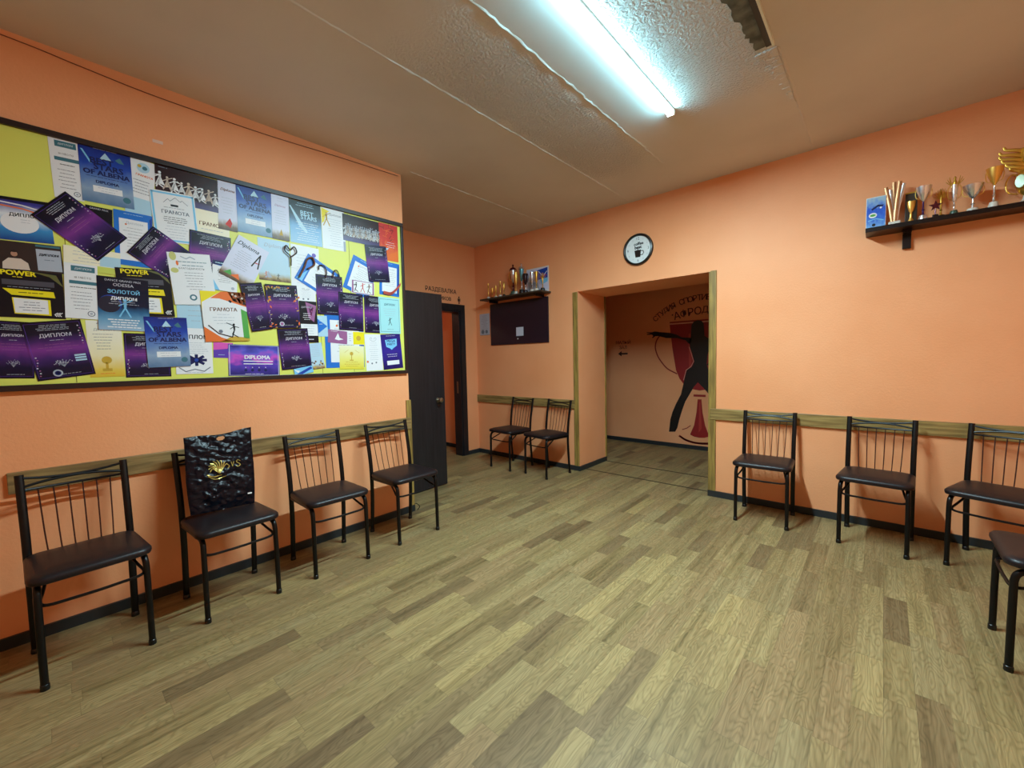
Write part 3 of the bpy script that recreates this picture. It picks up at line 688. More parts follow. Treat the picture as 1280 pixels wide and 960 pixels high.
        s = S(nightg); s.up(); s.disc(.24, .50, w*.22, p['dblue'], 24); s.up(); s.disc(.22, .485, w*.215, pm('ink_space', (14,20,46), .35), 24)
        s.up(); s.text('DANCE GRAND PRIX', .5, .94, p['sil'], width=.7); s.text('ODESSA', .5, .86, p['sil'], width=.4); s.text('ЗОЛОТОЙ', .5, .74, p['lcyan'], width=.62, bold=.001)
        s.text('ДИПЛОМ', .5, .6, p['white'], width=.5, bold=.0016); s.lines(.54, .5, 2, p['sil'], .5, .6, .007, g); figure(s, .52, .26, .34, p['lcyan'], 1); s.lines(.2, .06, 4, p['white'], .5, .8, .02, g)
    elif st == 'plain_blue':
        s = S(p['pale']); s.up(); s.lines(.75, .3, 4, p['lgrey'], .6, .6, .015, g)
    elif st == 'doc_star':
        s = S(p['white']); s.up(); s.text('ДИПЛОМ', .5, .8, p['ink'], width=.8, bold=.0016); s.lines(.68, .45, 6, p['lgrey'], .55, .7, .008, g)
        for k in range(8):
            a = PI*k/4; s.stroke([(.55,.3),(.55+.26*math.cos(a), .3+.11*math.sin(a))], w*.09, p['navy'])
        s.up(); s.disc(.55, .3, w*.06, p['dblue'], 8); s.stroke([(.08,.14),(.25,.05),(.5,.1),(.75,.05),(.92,.14)], w*.03, p['grey']); s.lines(.03,.03,1,p['lgrey'],.5,.5,.01,g)
    elif st == 'leafy':
        s = S(p['white']); s.up(); s.disc(.12, .93, w*.1, pm('ink_leaf', (190,190,110), .5), 14, .8, 1.2); s.disc(.2, .8, w*.05, p['orange'], 10, .6, 1.4); s.disc(.12, .66, w*.09, pm('ink_leaf', (190,190,110), .5), 12, 1, .8)
        s.stroke([(.3,.93),(.42,.89),(.52,.93),(.62,.89)], w*.03, p['lgrey']); s.lines(.83, .76, 2, p['teal'], .55, .8, .012, g); s.text('БЛАГОДАРНОСТЬ', .52, .7, p['ink'], width=.6)
        s.lines(.62, .3, 7, p['grey'], .55, .45, .008, g); s.disc(.45, .14, w*.09, p['teal'], 16); s.disc(.75, .14, w*.09, p['grey'], 16); s.up(); s.disc(.45, .14, w*.05, p['white'], 14); s.disc(.75, .14, w*.05, p['gold'], 14)
    elif st == 'pinkish':
        s = S(p['violet']); s.up(); s.poly([(0,1),(0,.5),(.7,.6),(1,1)], p['pink']); s.lines(.2,.2,1,p['pale'],.4,.5,.03,g)
    elif st == 'sport':
        s = S(p['white']); s.up(); s.poly([(0,1),(.45,1),(.02,.78),(0,.6)], p['yellow']); s.poly([(.45,1),(1,1),(1,.7),(.4,.86),(.2,.86)], p['orange']); s.poly([(.6,1),(1,1),(1,.72),(.7,.82)], p['photo'])
        s.poly([(.08,.25),(0,.3),(0,.0),(.6,0),(.35,.08)], p['orange']); s.poly([(.35,0),(.6,.1),(1,.06),(1,0)], p['gold']); s.poly([(.86,.66),(1,.6),(1,.04),(.86,.06)], p['green']); s.up()
        s.text('ГРАМОТА', .47, .64, p['brown'], width=.6, bold=.0016); s.lines(.54, .36, 4, p['lgrey'], .45, .5, .008, g); figure(s, .66, .08, .28, p['ink'], 2); s.stroke([(.66,.31),(.5,.37)], w*.02, p['ink'])
        s.stroke([(.1,.32),(.3,.16),(.6,.08)], w*.03, p['dred']); s.disc(.35,.2,w*.05,p['grey'],6)
        for k in range(6): s.disc(g.uniform(.62,.96), g.uniform(.78,.96), w*.03, p['skin'] if k % 2 else p['ink'], 6)
    elif st == 'doc_curl':
        s = S(p['white']); s.up(); pts = [(.3+.02*k+.12*math.cos(k*.5), .86+.05*math.sin(k*.5)) for k in range(20)]; s.stroke(pts, w*.012, p['grey']); s.lines(.76, .3, 9, p['lgrey'], .5, .6, .008, g)
        s.disc(.35, .2, w*.05, p['grey'], 8); s.disc(.6, .22, w*.05, p['grey'], 8); s.disc(.1, .25, w*.06, p['orange'], 8)
    elif st == 'figures':
        s = S(p['white']); s.up(); s.border(.02, .05, p['mauve']); s.up()
        for k in range(3): figure(s, .2+.28*k, .15, .7, (p['hair'], p['red'], p['brown'])[k], k)
    elif st == 'blue_arrow':
        s = S(p['pale']); s.up(); s.poly([(.1,.85),(.98,.5),(.1,.15)], p['blue']); s.up(); s.lines(.9, .6, 3, p['white'], .4, .4, .02, g)
    elif st == 'black_pink':
        s = S(p['dark']); s.up(); s.poly([(.35,.98),(.98,.9),(.8,.5),(.5,.6)], p['mauve']); s.poly([(.5,.9),(.8,.85),(.65,.62)], p['pink']); s.rect(.02, .17, .98, .45, p['white']); s.up()
        s.text('ДИПЛОМ', .4, .85, p['sil'], width=.6); s.lines(.7, .56, 4, p['white'], .4, .5, .01, g); s.lines(.4, .22, 4, p['lgrey'], .5, .7, .01, g); s.lines(.08, .08, 1, p['sil'], .5, .6, .02, g)
    elif st == 'pale_border':
        s = S(p['turq']); s.up(); s.border(.05, .008, p['teal']); s.up(); s.text('ДИПЛОМ', .5, .8, p['teal'], width=.5, bold=.001); s.lines(.68, .5, 4, p['lgrey'], .5, .6, .007, g); figure(s, .5, .24, .2, p['ink'], 1); s.lines(.12,.12,1,p['grey'],.5,.4,.008,g)
    elif st == 'doc_floral':
        s = S(wideg); s.up(); s.lines(.9, .5, 7, p['lgrey'], .5, .7, .01, g)
        for k in range(9): s.disc(g.uniform(.1,.9), g.uniform(.06,.3), w*.07, (p['brown'], p['gold'], p['grey'])[k % 3], 7)
    elif st == 'violet_land':
        s = S(violg); s.up(); s.border(.015, .01, p['sil']); s.up(); s.text('DIPLOMA', .55, .6, p['white'], width=.5, bold=.0022)
        s.rect(.28, .46, .86, .49, p['white']); s.rect(.28, .37, .86, .40, p['white'])
        for k in range(4): s.disc(.32+.13*k, .18, w*.03, p['navy'], 12); s.disc(.32+.13*k, .27, w*.012, p['sil'], 8)
        s.lines(.06, .06, 1, p['sil'], .5, .5, .015, g)
    elif st == 'pink_card':
        s = S(p['mauve']); s.up(); s.poly([(.35,.3),(.5,.8),(.6,.45),(.8,.35),(.55,.25)], p['white']); s.lines(.9,.9,1,p['white'],.3,.4,.03,g)
    elif st == 'yellow_card':
        s = S(p['white']); s.up(); s.rect(.34, .02, 1, .98, p['yellow']); s.up(); s.disc(.66, .5, w*.14, p['gold'], 14); s.lines(.8, .3, 4, p['grey'], .16, .2, .03, g)
    elif st == 'yellow_trophy':
        s = S(grad('print_yellow_foot', [(0.0,(222,206,60)),(0.4,(230,222,120)),(1.0,(232,230,196))], .4, .05, 5)); s.up(); s.disc(.48, .66, w*.07, p['gold'], 12); s.rect(.465, .4, .495, .6, p['gold']); s.rect(.4, .36, .56, .4, p['gold'])
        s.lines(.3, .12, 3, p['gold'], .5, .7, .02, g); s.stroke([(.2,.7),(.35,.82)], w*.01, p['gold']); s.stroke([(.8,.7),(.62,.82)], w*.01, p['gold'])
    elif st == 'indigo':
        s = S(indg); s.up(); s.poly([(.2,.84),(.8,.86),(.78,.66),(.6,.6),(.5,.55),(.4,.6),(.24,.64)], p['lcyan']); s.up(); s.text('MEGA', .5, .8, p['navy'], width=.42, bold=.001); s.text('PARTY', .5, .71, p['navy'], width=.4, bold=.001)
        s.lines(.95,.95,1,p['sil'],.5,.6,.01,g); s.lines(.42, .36, 2, p['sil'], .5, .6, .014, g); s.rect(.2, .12, .82, .24, p['white'])
    elif st == 'folded':
        s = S(p['lcyan']); s.up(); s.poly([(.1,.2),(.9,.9),(.98,.6),(.4,.05)], p['dblue']); s.poly([(.0,.9),(.3,.6),(.2,.3)], p['white'])
    return s

def cat_of(st):
    if st in ('dancers', 'group_photo'): return 'stage_photograph', 'photo'
    if st in ('doc_brown','plain_blue','dark_strip','pinkish','doc_wide','blue_arrow','folded','yellow_trophy','doc_floral','doc_green'): return 'paper_sheet', 'paper'
    if st in ('pink_card','yellow_card','figures','pale_border'): return 'small_card', 'card'
    if st in ('gramota_mountain','sport','leafy'): return 'award_letter', 'certificate'
    if st == 'red_sheet': return 'poster', 'poster'
    return 'diploma', 'diploma'
PAPERS = [
('doc_teal',-3.905,2.285,1.5,0.101,0.285,0,'white laminated certificate with teal heading bars beside the bare yellow corner'),
('doc_cream',-3.629,2.276,-7.6,0.106,0.300,0,'white certificate with brown heading, right of the leftmost blue mountain diploma'),
('dark_strip',-3.802,2.073,-2.4,0.099,0.113,0,'dark paper whose small corner shows under the upper blue mountain diploma'),
('albena',-3.761,2.290,0.4,0.195,0.280,1,'blue mountain diploma at the top edge, furthest left of its kind'),
('dancers',-3.423,2.326,-1.5,0.291,0.194,1,'photo of white-dressed dancers on a dark maroon stage, at the top edge'),
('doc_brown',-3.314,2.158,-1.8,0.171,0.144,0,'pale certificate with brown lettering peeking out under the dancers photo'),
('doc_script',-3.231,2.279,-1.6,0.101,0.294,1,'lilac certificate with dark slanted heading and brown hills, at the top edge'),
('albena',-3.082,2.285,-0.3,0.202,0.295,2,'pale blue mountain diploma at the top edge, in the middle of the board'),
('doc_hills',-2.932,2.281,-1.0,0.107,0.294,3,'pale lilac certificate with brown hills, right of the middle blue mountain diploma'),
('icy',-2.768,2.279,0.6,0.215,0.286,0,'dark and icy blue diploma with white writing at the top edge'),
('doc_yellowfig',-2.572,2.280,0.8,0.172,0.292,0,'white certificate with a yellow figure in its upper left corner'),
('group_photo',-2.353,2.317,-0.1,0.298,0.195,1,'dark photo of a long row of dancers beside the red poster'),
('red_sheet',-2.118,2.273,-0.1,0.170,0.291,0,'red and orange poster in the upper right corner of the board'),
('wave_blue',-4.056,2.005,2.4,0.173,0.196,0,'white oval diploma with blue waves at the left edge of the photo'),
('blue_frame',-3.673,1.991,-1.5,0.155,0.285,1,'blue-bordered certificate behind the two tilted purple diplomas on the left'),
('doc_green',-3.837,1.853,-2.2,0.205,0.117,2,'cream and green certificate hidden under the big tilted purple diploma'),
('gramota_mountain',-3.491,2.147,2.6,0.200,0.280,2,'white award letter with a line-drawn mountain and grey heading'),
('doc_wide',-2.982,1.990,-0.4,0.192,0.270,0,'large pale blue sheet with brown hills under the heart-shaped ornament'),
('doc_crease',-2.787,1.959,-1.4,0.189,0.323,0,'creased white certificate with a small lilac emblem, right of the heart-shaped ornament'),
('purple',-3.334,1.965,-3.0,0.206,0.256,3,'purple diploma standing half hidden above the small white and blue diploma'),
('wave_small',-3.268,1.848,-4.1,0.129,0.177,4,'small white and blue diploma between a leafy letter and a slanting lilac certificate'),
('doc_lilac',-3.158,1.952,-25.8,0.187,0.278,5,'lilac certificate tilted clockwise with a red ribbon figure on it'),
('power_photo',-4.048,1.835,1.3,0.208,0.133,0,'brown sheet with photo of a person in pale shirt, at the left picture edge'),
('power',-4.055,1.660,-0.0,0.213,0.221,1,'black diploma with yellow heading and yellow stripe at the left edge of the photo'),
('doc_teal',-3.887,1.692,-2.1,0.117,0.273,3,'white certificate with teal bars and round stamp, beside a black and yellow diploma'),
('power',-3.641,1.710,2.9,0.224,0.256,3,'black diploma with yellow heading, half behind the night-blue diploma'),
('purple',-3.565,1.937,54.3,0.199,0.210,4,'steeply tilted smaller purple diploma just below the mountain award letter'),
('purple',-3.867,2.014,49.8,0.185,0.283,3,'big purple diploma tilted steeply below the bare yellow corner'),
('gold_cup',-3.816,1.404,0.4,0.131,0.291,0,'cream diploma with a golden cup and yellow foot near the lower edge'),
('night',-3.733,1.640,-1.5,0.201,0.277,4,'night-blue diploma with a planet and pale runner'),
('purple',-4.125,1.398,-2.5,0.127,0.266,0,'purple diploma in the lower left photo corner, half covered by its neighbour'),
('purple_badge',-3.979,1.400,8.3,0.200,0.280,1,'purple diploma with a round white seal at the lower edge, leaning slightly'),
('purple',-3.651,1.369,-0.5,0.190,0.238,0,'purple diploma at the lower edge, left of the lowest blue mountain diploma'),
('plain_blue',-3.440,1.609,0.3,0.145,0.197,0,'plain pale blue sheet showing between the yellow-leaf letter and the orange award letter'),
('doc_star',-3.445,1.393,-0.6,0.176,0.267,1,'white diploma with a dark blue star flower and ornate foot'),
('leafy',-3.430,1.811,4.5,0.202,0.293,5,'long white letter with yellow leaves and two round stamps'),
('albena',-3.563,1.443,1.2,0.188,0.279,5,'blue mountain diploma at the lower edge of the board'),
('purple',-3.105,1.676,10.5,0.125,0.304,6,'narrow purple diploma leaning behind the purple diploma with orange leaves'),
('pinkish',-3.300,1.398,-2.3,0.101,0.094,0,'small scrap of purple and pink paper left of the violet landscape diploma'),
('sport',-3.278,1.604,2.7,0.233,0.301,7,'orange, yellow and white award letter with a black dancing figure'),
('doc_curl',-2.791,1.786,-0.8,0.129,0.104,1,'white certificate with a curling initial above the black and pink diploma'),
('blue_landscape',-2.704,1.923,-29.1,0.251,0.207,2,'wide blue-bordered certificate tilted clockwise near the wire loops'),
('blue_frame',-2.374,1.961,-20.7,0.215,0.272,0,'blue-bordered certificate tilted clockwise, left of the upper right purple diploma'),
('blue_frame',-2.124,1.980,-2.6,0.182,0.271,0,'blue-bordered certificate standing upright under the red poster'),
('figures',-2.360,1.883,-2.1,0.189,0.100,1,'small white picture with red frame and tiny figures in the right half'),
('blue_frame',-2.523,1.473,-0.6,0.301,0.409,0,'large upright blue-bordered certificate at the lower edge behind the yellow trophy sheet'),
('blue_arrow',-2.690,1.572,1.5,0.077,0.149,1,'pale paper with a blue corner point, left of the large upright blue-bordered certificate'),
('black_pink',-2.781,1.597,0.8,0.118,0.289,2,'black diploma with a pink flare and white lower half'),
('purple_leaf',-2.946,1.691,3.1,0.199,0.288,7,'purple diploma covered with orange leaves'),
('purple',-2.623,1.799,0.4,0.194,0.284,3,'purple diploma in the right half, just below the wide blue-bordered certificate'),
('purple',-2.467,1.690,-1.0,0.194,0.281,4,'purple diploma right of the centre one, above the small yellow cards'),
('purple',-2.259,1.681,-0.7,0.197,0.290,1,'purple diploma half covered by the pale blue bordered card'),
('purple',-2.228,2.085,4.9,0.188,0.284,2,'purple diploma furthest right and highest, overlapping the red poster'),
('pale_border',-2.136,1.682,0.2,0.194,0.292,2,'pale turquoise card with a thin border and small dark figure'),
('doc_floral',-2.742,1.357,6.3,0.100,0.186,0,'white sheet with brown flowers at its foot beside the lower edge purple diploma'),
('purple',-2.884,1.409,3.8,0.197,0.276,3,'purple diploma at the lower edge right of the violet landscape diploma'),
('violet_land',-3.132,1.333,-1.9,0.291,0.197,1,'wide violet and pink cloud diploma at the lower edge'),
('pink_card',-2.579,1.498,-4.8,0.146,0.096,1,'small pink and mauve card with a white shape'),
('yellow_card',-2.438,1.492,-0.3,0.136,0.100,1,'small half white, half yellow card'),
('yellow_trophy',-2.475,1.345,-1.5,0.195,0.177,1,'pale yellow sheet with a small trophy near the lower edge'),
('doc_curl',-2.290,1.382,1.3,0.145,0.287,0,'white sheet with a curling initial left of the indigo diploma'),
('indigo',-2.128,1.390,4.2,0.183,0.285,1,'indigo diploma with a white badge in the lower right corner'),
('folded',-2.834,1.257,10.5,0.127,0.048,4,'folded glossy blue leaflet hanging at the foot of a purple diploma'),
]
for i, (st, py, pz, ang, w, h, lv, lb) in enumerate(PAPERS):
    g = random.Random(100+i); s = build_sheet(st, w, h, g); nm, ct = cat_of(st); o = s.build(nm)
    place(o, (.0148+lv*.0011, py, pz), *LEFT, R(ang)); tag(o, lb, ct, 'papers pinned on the notice board')
# small ornaments pinned over the papers
def wire(name, pts, r, m, lb, ct, grp=None):
    bm = bmesh.new(); tube(bm, crom([(0.029, y, z) for y, z in pts], 6), r, 8); o = done(name, bm, m, None, True); return tag(o, lb, ct, grp)
wirem = pm('dark_wire', (60,38,32), .4)
wire('heart_ornament', [(-2.885,1.97),(-2.885,2.03),(-2.92,2.065),(-2.91,2.10),(-2.885,2.075),(-2.86,2.10),(-2.845,2.065),(-2.883,2.028)], .004, wirem, 'small dark heart-shaped wire ornament on a pale blue sheet', 'ornament')
wire('loop_ornament', [(-2.835,1.90),(-2.80,1.97),(-2.775,2.03),(-2.74,2.045),(-2.73,2.00),(-2.775,1.965)], .006, pm('bronze_ribbon', (108,64,44), .4), 'brown looped ribbon like the letter P, right of the heart-shaped ornament', 'ornament')
wire('wire_loop', [(-2.655,1.915),(-2.645,1.96),(-2.66,2.00),(-2.695,2.0),(-2.70,1.97)], .004, wirem, 'dark wire loop at the upper left corner of a purple diploma', 'ornament')
wire('wire_loop', [(-2.60,1.93),(-2.59,1.975),(-2.565,1.98),(-2.55,1.94)], .004, wirem, 'dark wire loop on the top edge of a purple diploma', 'ornament')
bm = bmesh.new(); P0 = crom([(.024,-2.19,1.865),(.026,-2.13,1.860),(.030,-2.09,1.885),(.040,-2.055,1.925),(.030,-2.03,1.95)], 6); pr = None
for q in P0:
    a = bm.verts.new((q.x, q.y, q.z-.012)); b = bm.verts.new((q.x+.004, q.y, q.z+.012))
    if pr: bm.faces.new((pr[0], a, b, pr[1]))
    pr = (a, b)
bmesh.ops.solidify(bm, geom=bm.faces[:], thickness=.0008)
tag(done('ribbon', bm, pm('salmon_ribbon', (222,108,96), .5), None, True), 'salmon pink ribbon trailing off the right end of the board', 'ribbon')

# cable and tape on the left wall
bm = bmesh.new(); tube(bm, crom([(.004,-4.9,2.85),(.004,-4.078,2.832),(.004,-3.827,2.815),(.004,-3.52,2.797),(.004,-3.0,2.800),(.004,-2.52,2.822),(.004,-2.0,2.840)], 6), .0022, 6)
tag(done('cable', bm, pm('cable_brown', (120,60,36), .6), None, True), 'thin brown cable sagging along the left wall below the ceiling', 'cable')
tag(boxo('tape_piece', (0, .001, -3.565, -3.52, 2.545, 2.562), pm('tape_pale', (226,190,172), .5)), 'small pale piece of tape on the wall above the board', 'tape')
bm = bmesh.new(); tube(bm, crom([(.014,YB+.035,.004),(.02,YB+.055,.03),(.0,YB+.03,.06),(-.03,YB+.035,.03),(-.05,YB+.05,.004)], 5), .003, 6)
tag(done('floor_cable', bm, black, None, True), 'short black cable stub sticking up at the foot of the wall end', 'cable')

# ------------------------------------------------------------------ back wall: clock
ck = empty('wall_clock', (1.175, 0, 2.375)); tag(ck, 'round wall clock with black rim and white dial above the opening', 'clock')
bm = bmesh.new(); lathe(bm, [(.130,.0),(.156,.0),(.158,.012),(.152,.026),(.142,.030),(.136,.026),(.134,.012),(.130,.004)], seg=48)
bm.transform(Matrix.Rotation(PI/2, 4, 'X')); done('rim', bm, black, ck, True)
s = Sheet(.27, .27, white, .0006); s.bm.clear(); s.uv = s.bm.loops.layers.uv.new('UVMap'); dial = pm('dial_white', (226,234,236), .4); s.m = []
s.z = .010; s.disc(.5, .5, .134, dial, 48); s.z = .0104
for k in range(1, 13):
    a = PI/2-k*PI/6; x, y = .5+.40*math.cos(a), .5+.40*math.sin(a)
    if k in (12, 3, 6, 9): s.text(str(k), x, y, P_['grey'], height=.10)
    else: s.text(str(k), x, y, P_['lgrey'], height=.055)
s.text('coffee', .52, .71, P_['ink'], width=.36, rot=.03, bold=.003); s.text('best', .50, .58, P_['ink'], height=.11, rot=.03, bold=.004)
s.poly([(.36,.48),(.62,.48),(.59,.22),(.40,.22)], P_['hair'])
s.stroke([(.60,.44),(.70,.43),(.72,.36),(.68,.29),(.59,.29)], .007, P_['hair'])
o = s.build('dial', ck); o.matrix_world = Matrix(((1,0,0,0),(0,0,-1,0),(0,1,0,0),(0,0,0,1)))
bm = bmesh.new()
for a, ln in ((R(-72), .05), (R(-97), .075)):
    d_ = Vector((math.cos(a), 0, math.sin(a))); n_ = Vector((-d_.z, 0, d_.x))*.003
    P4 = [-d_*.012-n_, d_*ln-n_*.5, d_*ln+n_*.5, -d_*.012+n_]
    lo = [bm.verts.new((q.x, -.0135, q.z)) for q in P4]; hi = [bm.verts.new((q.x, -.015, q.z)) for q in P4]
    bm.faces.new(lo[::-1]); bm.faces.new(hi)
    for k in range(4): bm.faces.new((lo[k], lo[(k+1)%4], hi[(k+1)%4], hi[k]))
done('clock_hand', bm, black, ck)

# dark panel, white sheet, small notice, shelf with poster
pn = empty('dark_panel', (-.44, -.0025, 1.785)); tag(pn, 'dark purple-black board on the back wall under the small trophy shelf', 'board')
bm = bmesh.new(); box(bm, -.485, .485, -.014, 0, -.285, .260, bev=.002); done('panel_face', bm, pm('panel_plum', (34,20,34), .45), pn)
tag(boxo('white_card', (-.465, -.345, -.0185, -.0168, 1.60, 1.71), pm('card_blue_white', (196,206,222), .4)), 'small white square card stuck on the dark board', 'card')
tag(boxo('round_magnet', (-.448, -.432, -.020, -.0165, 1.558, 1.572), white, bev=.001), 'tiny white magnet below the white card on the dark board', 'magnet')
s = Sheet(.19, .29, pm('notice_grey', (176,180,196), .4), .001); s.up(); s.lines(.9,.3,9,P_['grey'],.5,.7,.012,random.Random(3)); s.disc(.3,.16,.03,P_['grey'],12); s.disc(.68,.16,.025,P_['grey'],12); s.up(); s.rect(.0,.0,1,.012,P_['grey'])
o = s.build('wall_notice'); place(o, (-1.05,-.002,1.79), *BACK); tag(o, 'small grey printed notice left of the dark board, by the corner', 'notice')
SZ = 2.098
sh = empty('trophy_shelf', (-.42, 0, SZ)); tag(sh, 'short dark shelf full of small trophies above the dark board', 'shelf')
bm = bmesh.new(); box(bm, -.51, .50, -.20, 0, -.020, 0, bev=.002); done('shelf_board', bm, pm('shelf_olive', (58,48,36), .4), sh)
bm = bmesh.new(); box(bm, -.40, -.37, -.14, 0, -.05, -.02); done('shelf_bracket', bm, darkshelf, sh); bm = bmesh.new(); box(bm, .37, .40, -.14, 0, -.05, -.02); done('shelf_bracket', bm, darkshelf, sh)
s = Sheet(.34, .30, pm('poster_white', (214,216,222), .4), .002); s.up(); s.rect(.03,.1,.97,.96,P_['lilac']); s.up(); s.poly([(.45,.5),(.95,.55),(.95,.95),(.5,.9)], P_['dblue']); s.poly([(.7,.3),(.95,.4),(.95,.55),(.6,.5)], P_['lcyan']); s.poly([(.05,.12),(.6,.12),(.5,.4),(.05,.5)], P_['lgrey'])
s.up(); s.stroke([(.55,.85),(.75,.62),(.92,.8)], .008, P_['white']); s.stroke([(.62,.6),(.9,.66)], .008, P_['red'])
o = s.build('framed_poster'); place(o, (-.108,-.012,SZ+.155), *BACK); tag(o, 'white-edged poster with blue picture standing behind trophies, above dark board', 'poster')

# ------------------------------------------------------------------ trophies
def handle(bm, s, z0, z1, r0, out, t=.0028):
    tube(bm, crom([(s*r0, 0, z0), (s*(r0+out*.8), 0, z0+(z1-z0)*.15), (s*(r0+out), 0, z0+(z1-z0)*.65), (s*(r0+out*.55), 0, z1), (s*r0*1.1, 0, z1-(z1-z0)*.12)], 5), t, 6)
def trophy(name, x, y, z, h, w, label, body, base, grp, bowl='cup', lid=False, handles=True, accent=None, crown=False, sf=.27):
    """base, stem, bowl (cup / flute / wide / column / ball / disc / wings)"""
    t = empty(name, (x, y, z)); tag(t, label, 'trophy', grp)
    bh = h*.14; r = w/2
    bm = bmesh.new(); lathe(bm, [(r*.62,0),(r*.62,bh*.5),(r*.56,bh*.55),(r*.5,bh)], seg=16); done('base', bm, base, t, True)
    bm = bmesh.new(); lathe(bm, [(r*.34,bh),(r*.16,bh+h*.04),(r*.11,bh+h*.14),(r*.22,bh+h*.17),(r*.11,bh+h*.20),(r*.10,bh+h*sf)], seg=14); done('stem', bm, accent or body, t, True)
    b0 = bh+h*sf; bh2 = h-b0 if not lid else (h-b0)*.68
    bm = bmesh.new()
    if bowl == 'cup': lathe(bm, [(r*.10,b0),(r*.30,b0+bh2*.12),(r*.55,b0+bh2*.4),(r*.60,b0+bh2*.7),(r*.66,b0+bh2*.97),(r*.68,b0+bh2),(r*.60,b0+bh2),(r*.5,b0+bh2*.6),(r*.05,b0+bh2*.3)], seg=20)
    elif bowl == 'flute': lathe(bm, [(r*.10,b0),(r*.26,b0+bh2*.1),(r*.42,b0+bh2*.6),(r*.5,b0+bh2),(r*.44,b0+bh2),(r*.3,b0+bh2*.5),(r*.04,b0+bh2*.2)], seg=20)
    elif bowl == 'wide': lathe(bm, [(r*.08,b0),(r*.4,b0+bh2*.2),(r*.8,b0+bh2*.6),(r,b0+bh2),(r*.94,b0+bh2),(r*.7,b0+bh2*.6),(r*.04,b0+bh2*.35)], seg=22)
    elif bowl == 'column': lathe(bm, [(r*.22,b0-.1*h),(r*.22,b0+bh2*.55),(r*.34,b0+bh2*.6),(r*.2,b0+bh2*.66),(r*.16,b0+bh2*.74),(r*.36,b0+bh2*.86),(r*.3,b0+bh2*.97),(r*.02,b0+bh2)], seg=16)
    elif bowl == 'ball': lathe(bm, [(r*.1,b0)]+[(r*.6*math.sin(PI*k/8), b0+bh2*.5-bh2*.5*math.cos(PI*k/8)) for k in range(1, 8)]+[(r*.02,b0+bh2)], seg=18)
    elif bowl == 'disc':
        lathe(bm, [(.003,-.5)]+[(1,-.5),(1,.5),(.003,.5)], seg=28); bm.transform(Matrix.Translation((0,0,b0+bh2*.5)) @ Matrix.Rotation(PI/2,4,'X') @ Matrix.Diagonal((r*.95, bh2*.5, .008, 1)))
    elif bowl == 'wings':
        lathe(bm, [(r*.1,b0),(r*.2,b0+bh2*.2),(r*.22,b0+bh2*.5),(r*.12,b0+bh2*.68),(r*.16,b0+bh2*.82),(r*.02,b0+bh2)], seg=14)
    done('bowl' if bowl in ('cup','flute','wide') else 'top', bm, body, t, True)
    if handles and bowl in ('cup','flute','wide'):
        for s_ in (-1, 1):
            bm = bmesh.new(); handle(bm, s_, b0+bh2*.2, b0+bh2*.95, r*.42, r*.55, max(.0022, r*.05)); done('handle', bm, gold if body is silver else body, t, True)
    if bowl == 'wings':
        for s_ in (-1, 1):
            bm = bmesh.new()
            for k in range(5):
                a = R(15+k*17); tube(bm, crom([(s_*r*.1,0,b0+bh2*.45), (s_*(r*.55)*math.cos(a*.8), -.004*k, b0+bh2*.42+bh2*.35*math.sin(a)), (s_*r*math.cos(a), 0, b0+bh2*.45+bh2*.55*math.sin(a))], 5), r*.09, 6, taper=(1,.35))
            done('wing', bm, body, t, True)
    if crown:
        zc = h-.01
        for s_ in (-1, 1):
            for k in range(3):
                bm = bmesh.new(); a = R(10+k*22); tube(bm, crom([(0,0,zc), (s_*r*.7*math.cos(a*.7), 0, zc+.012+.02*math.sin(a)), (s_*r*1.3*math.cos(a), 0, zc+.03+.04*math.sin(a))], 5), r*.13, 6, taper=(1,.35)); done('wing', bm, gold2, t, True)
        bm = bmesh.new(); lathe(bm, [(r*.1,zc-.005),(r*.3,zc+.01),(r*.3,zc+.03),(r*.15,zc+.04),(r*.22,zc+.052),(r*.02,zc+.064)], seg=14); done('figure', bm, gold2, t, True)
    if lid:
        b1 = b0+bh2; q = h-b1; bm = bmesh.new(); lathe(bm, [(r*.7,b1),(r*.66,b1+q*.12),(r*.5,b1+q*.36),(r*.16,b1+q*.5),(r*.1,b1+q*.62),(r*.2,b1+q*.76),(r*.16,b1+q*.9),(r*.02,b1+q)], seg=18); done('lid', bm, accent or body, t, True)
    return t
GA = 'trophies on the short shelf above the dark board'; y0 = -.12; q_ = 0
maroon = pm('maroon_gloss', (84,22,34), .25, .4); bluegl = pm('teal_gloss', (110,170,186), .2, .7); darkgl = pm('dark_gloss', (34,20,30), .25, .2); green_m = pm('green_marble', (60,84,70), .3)
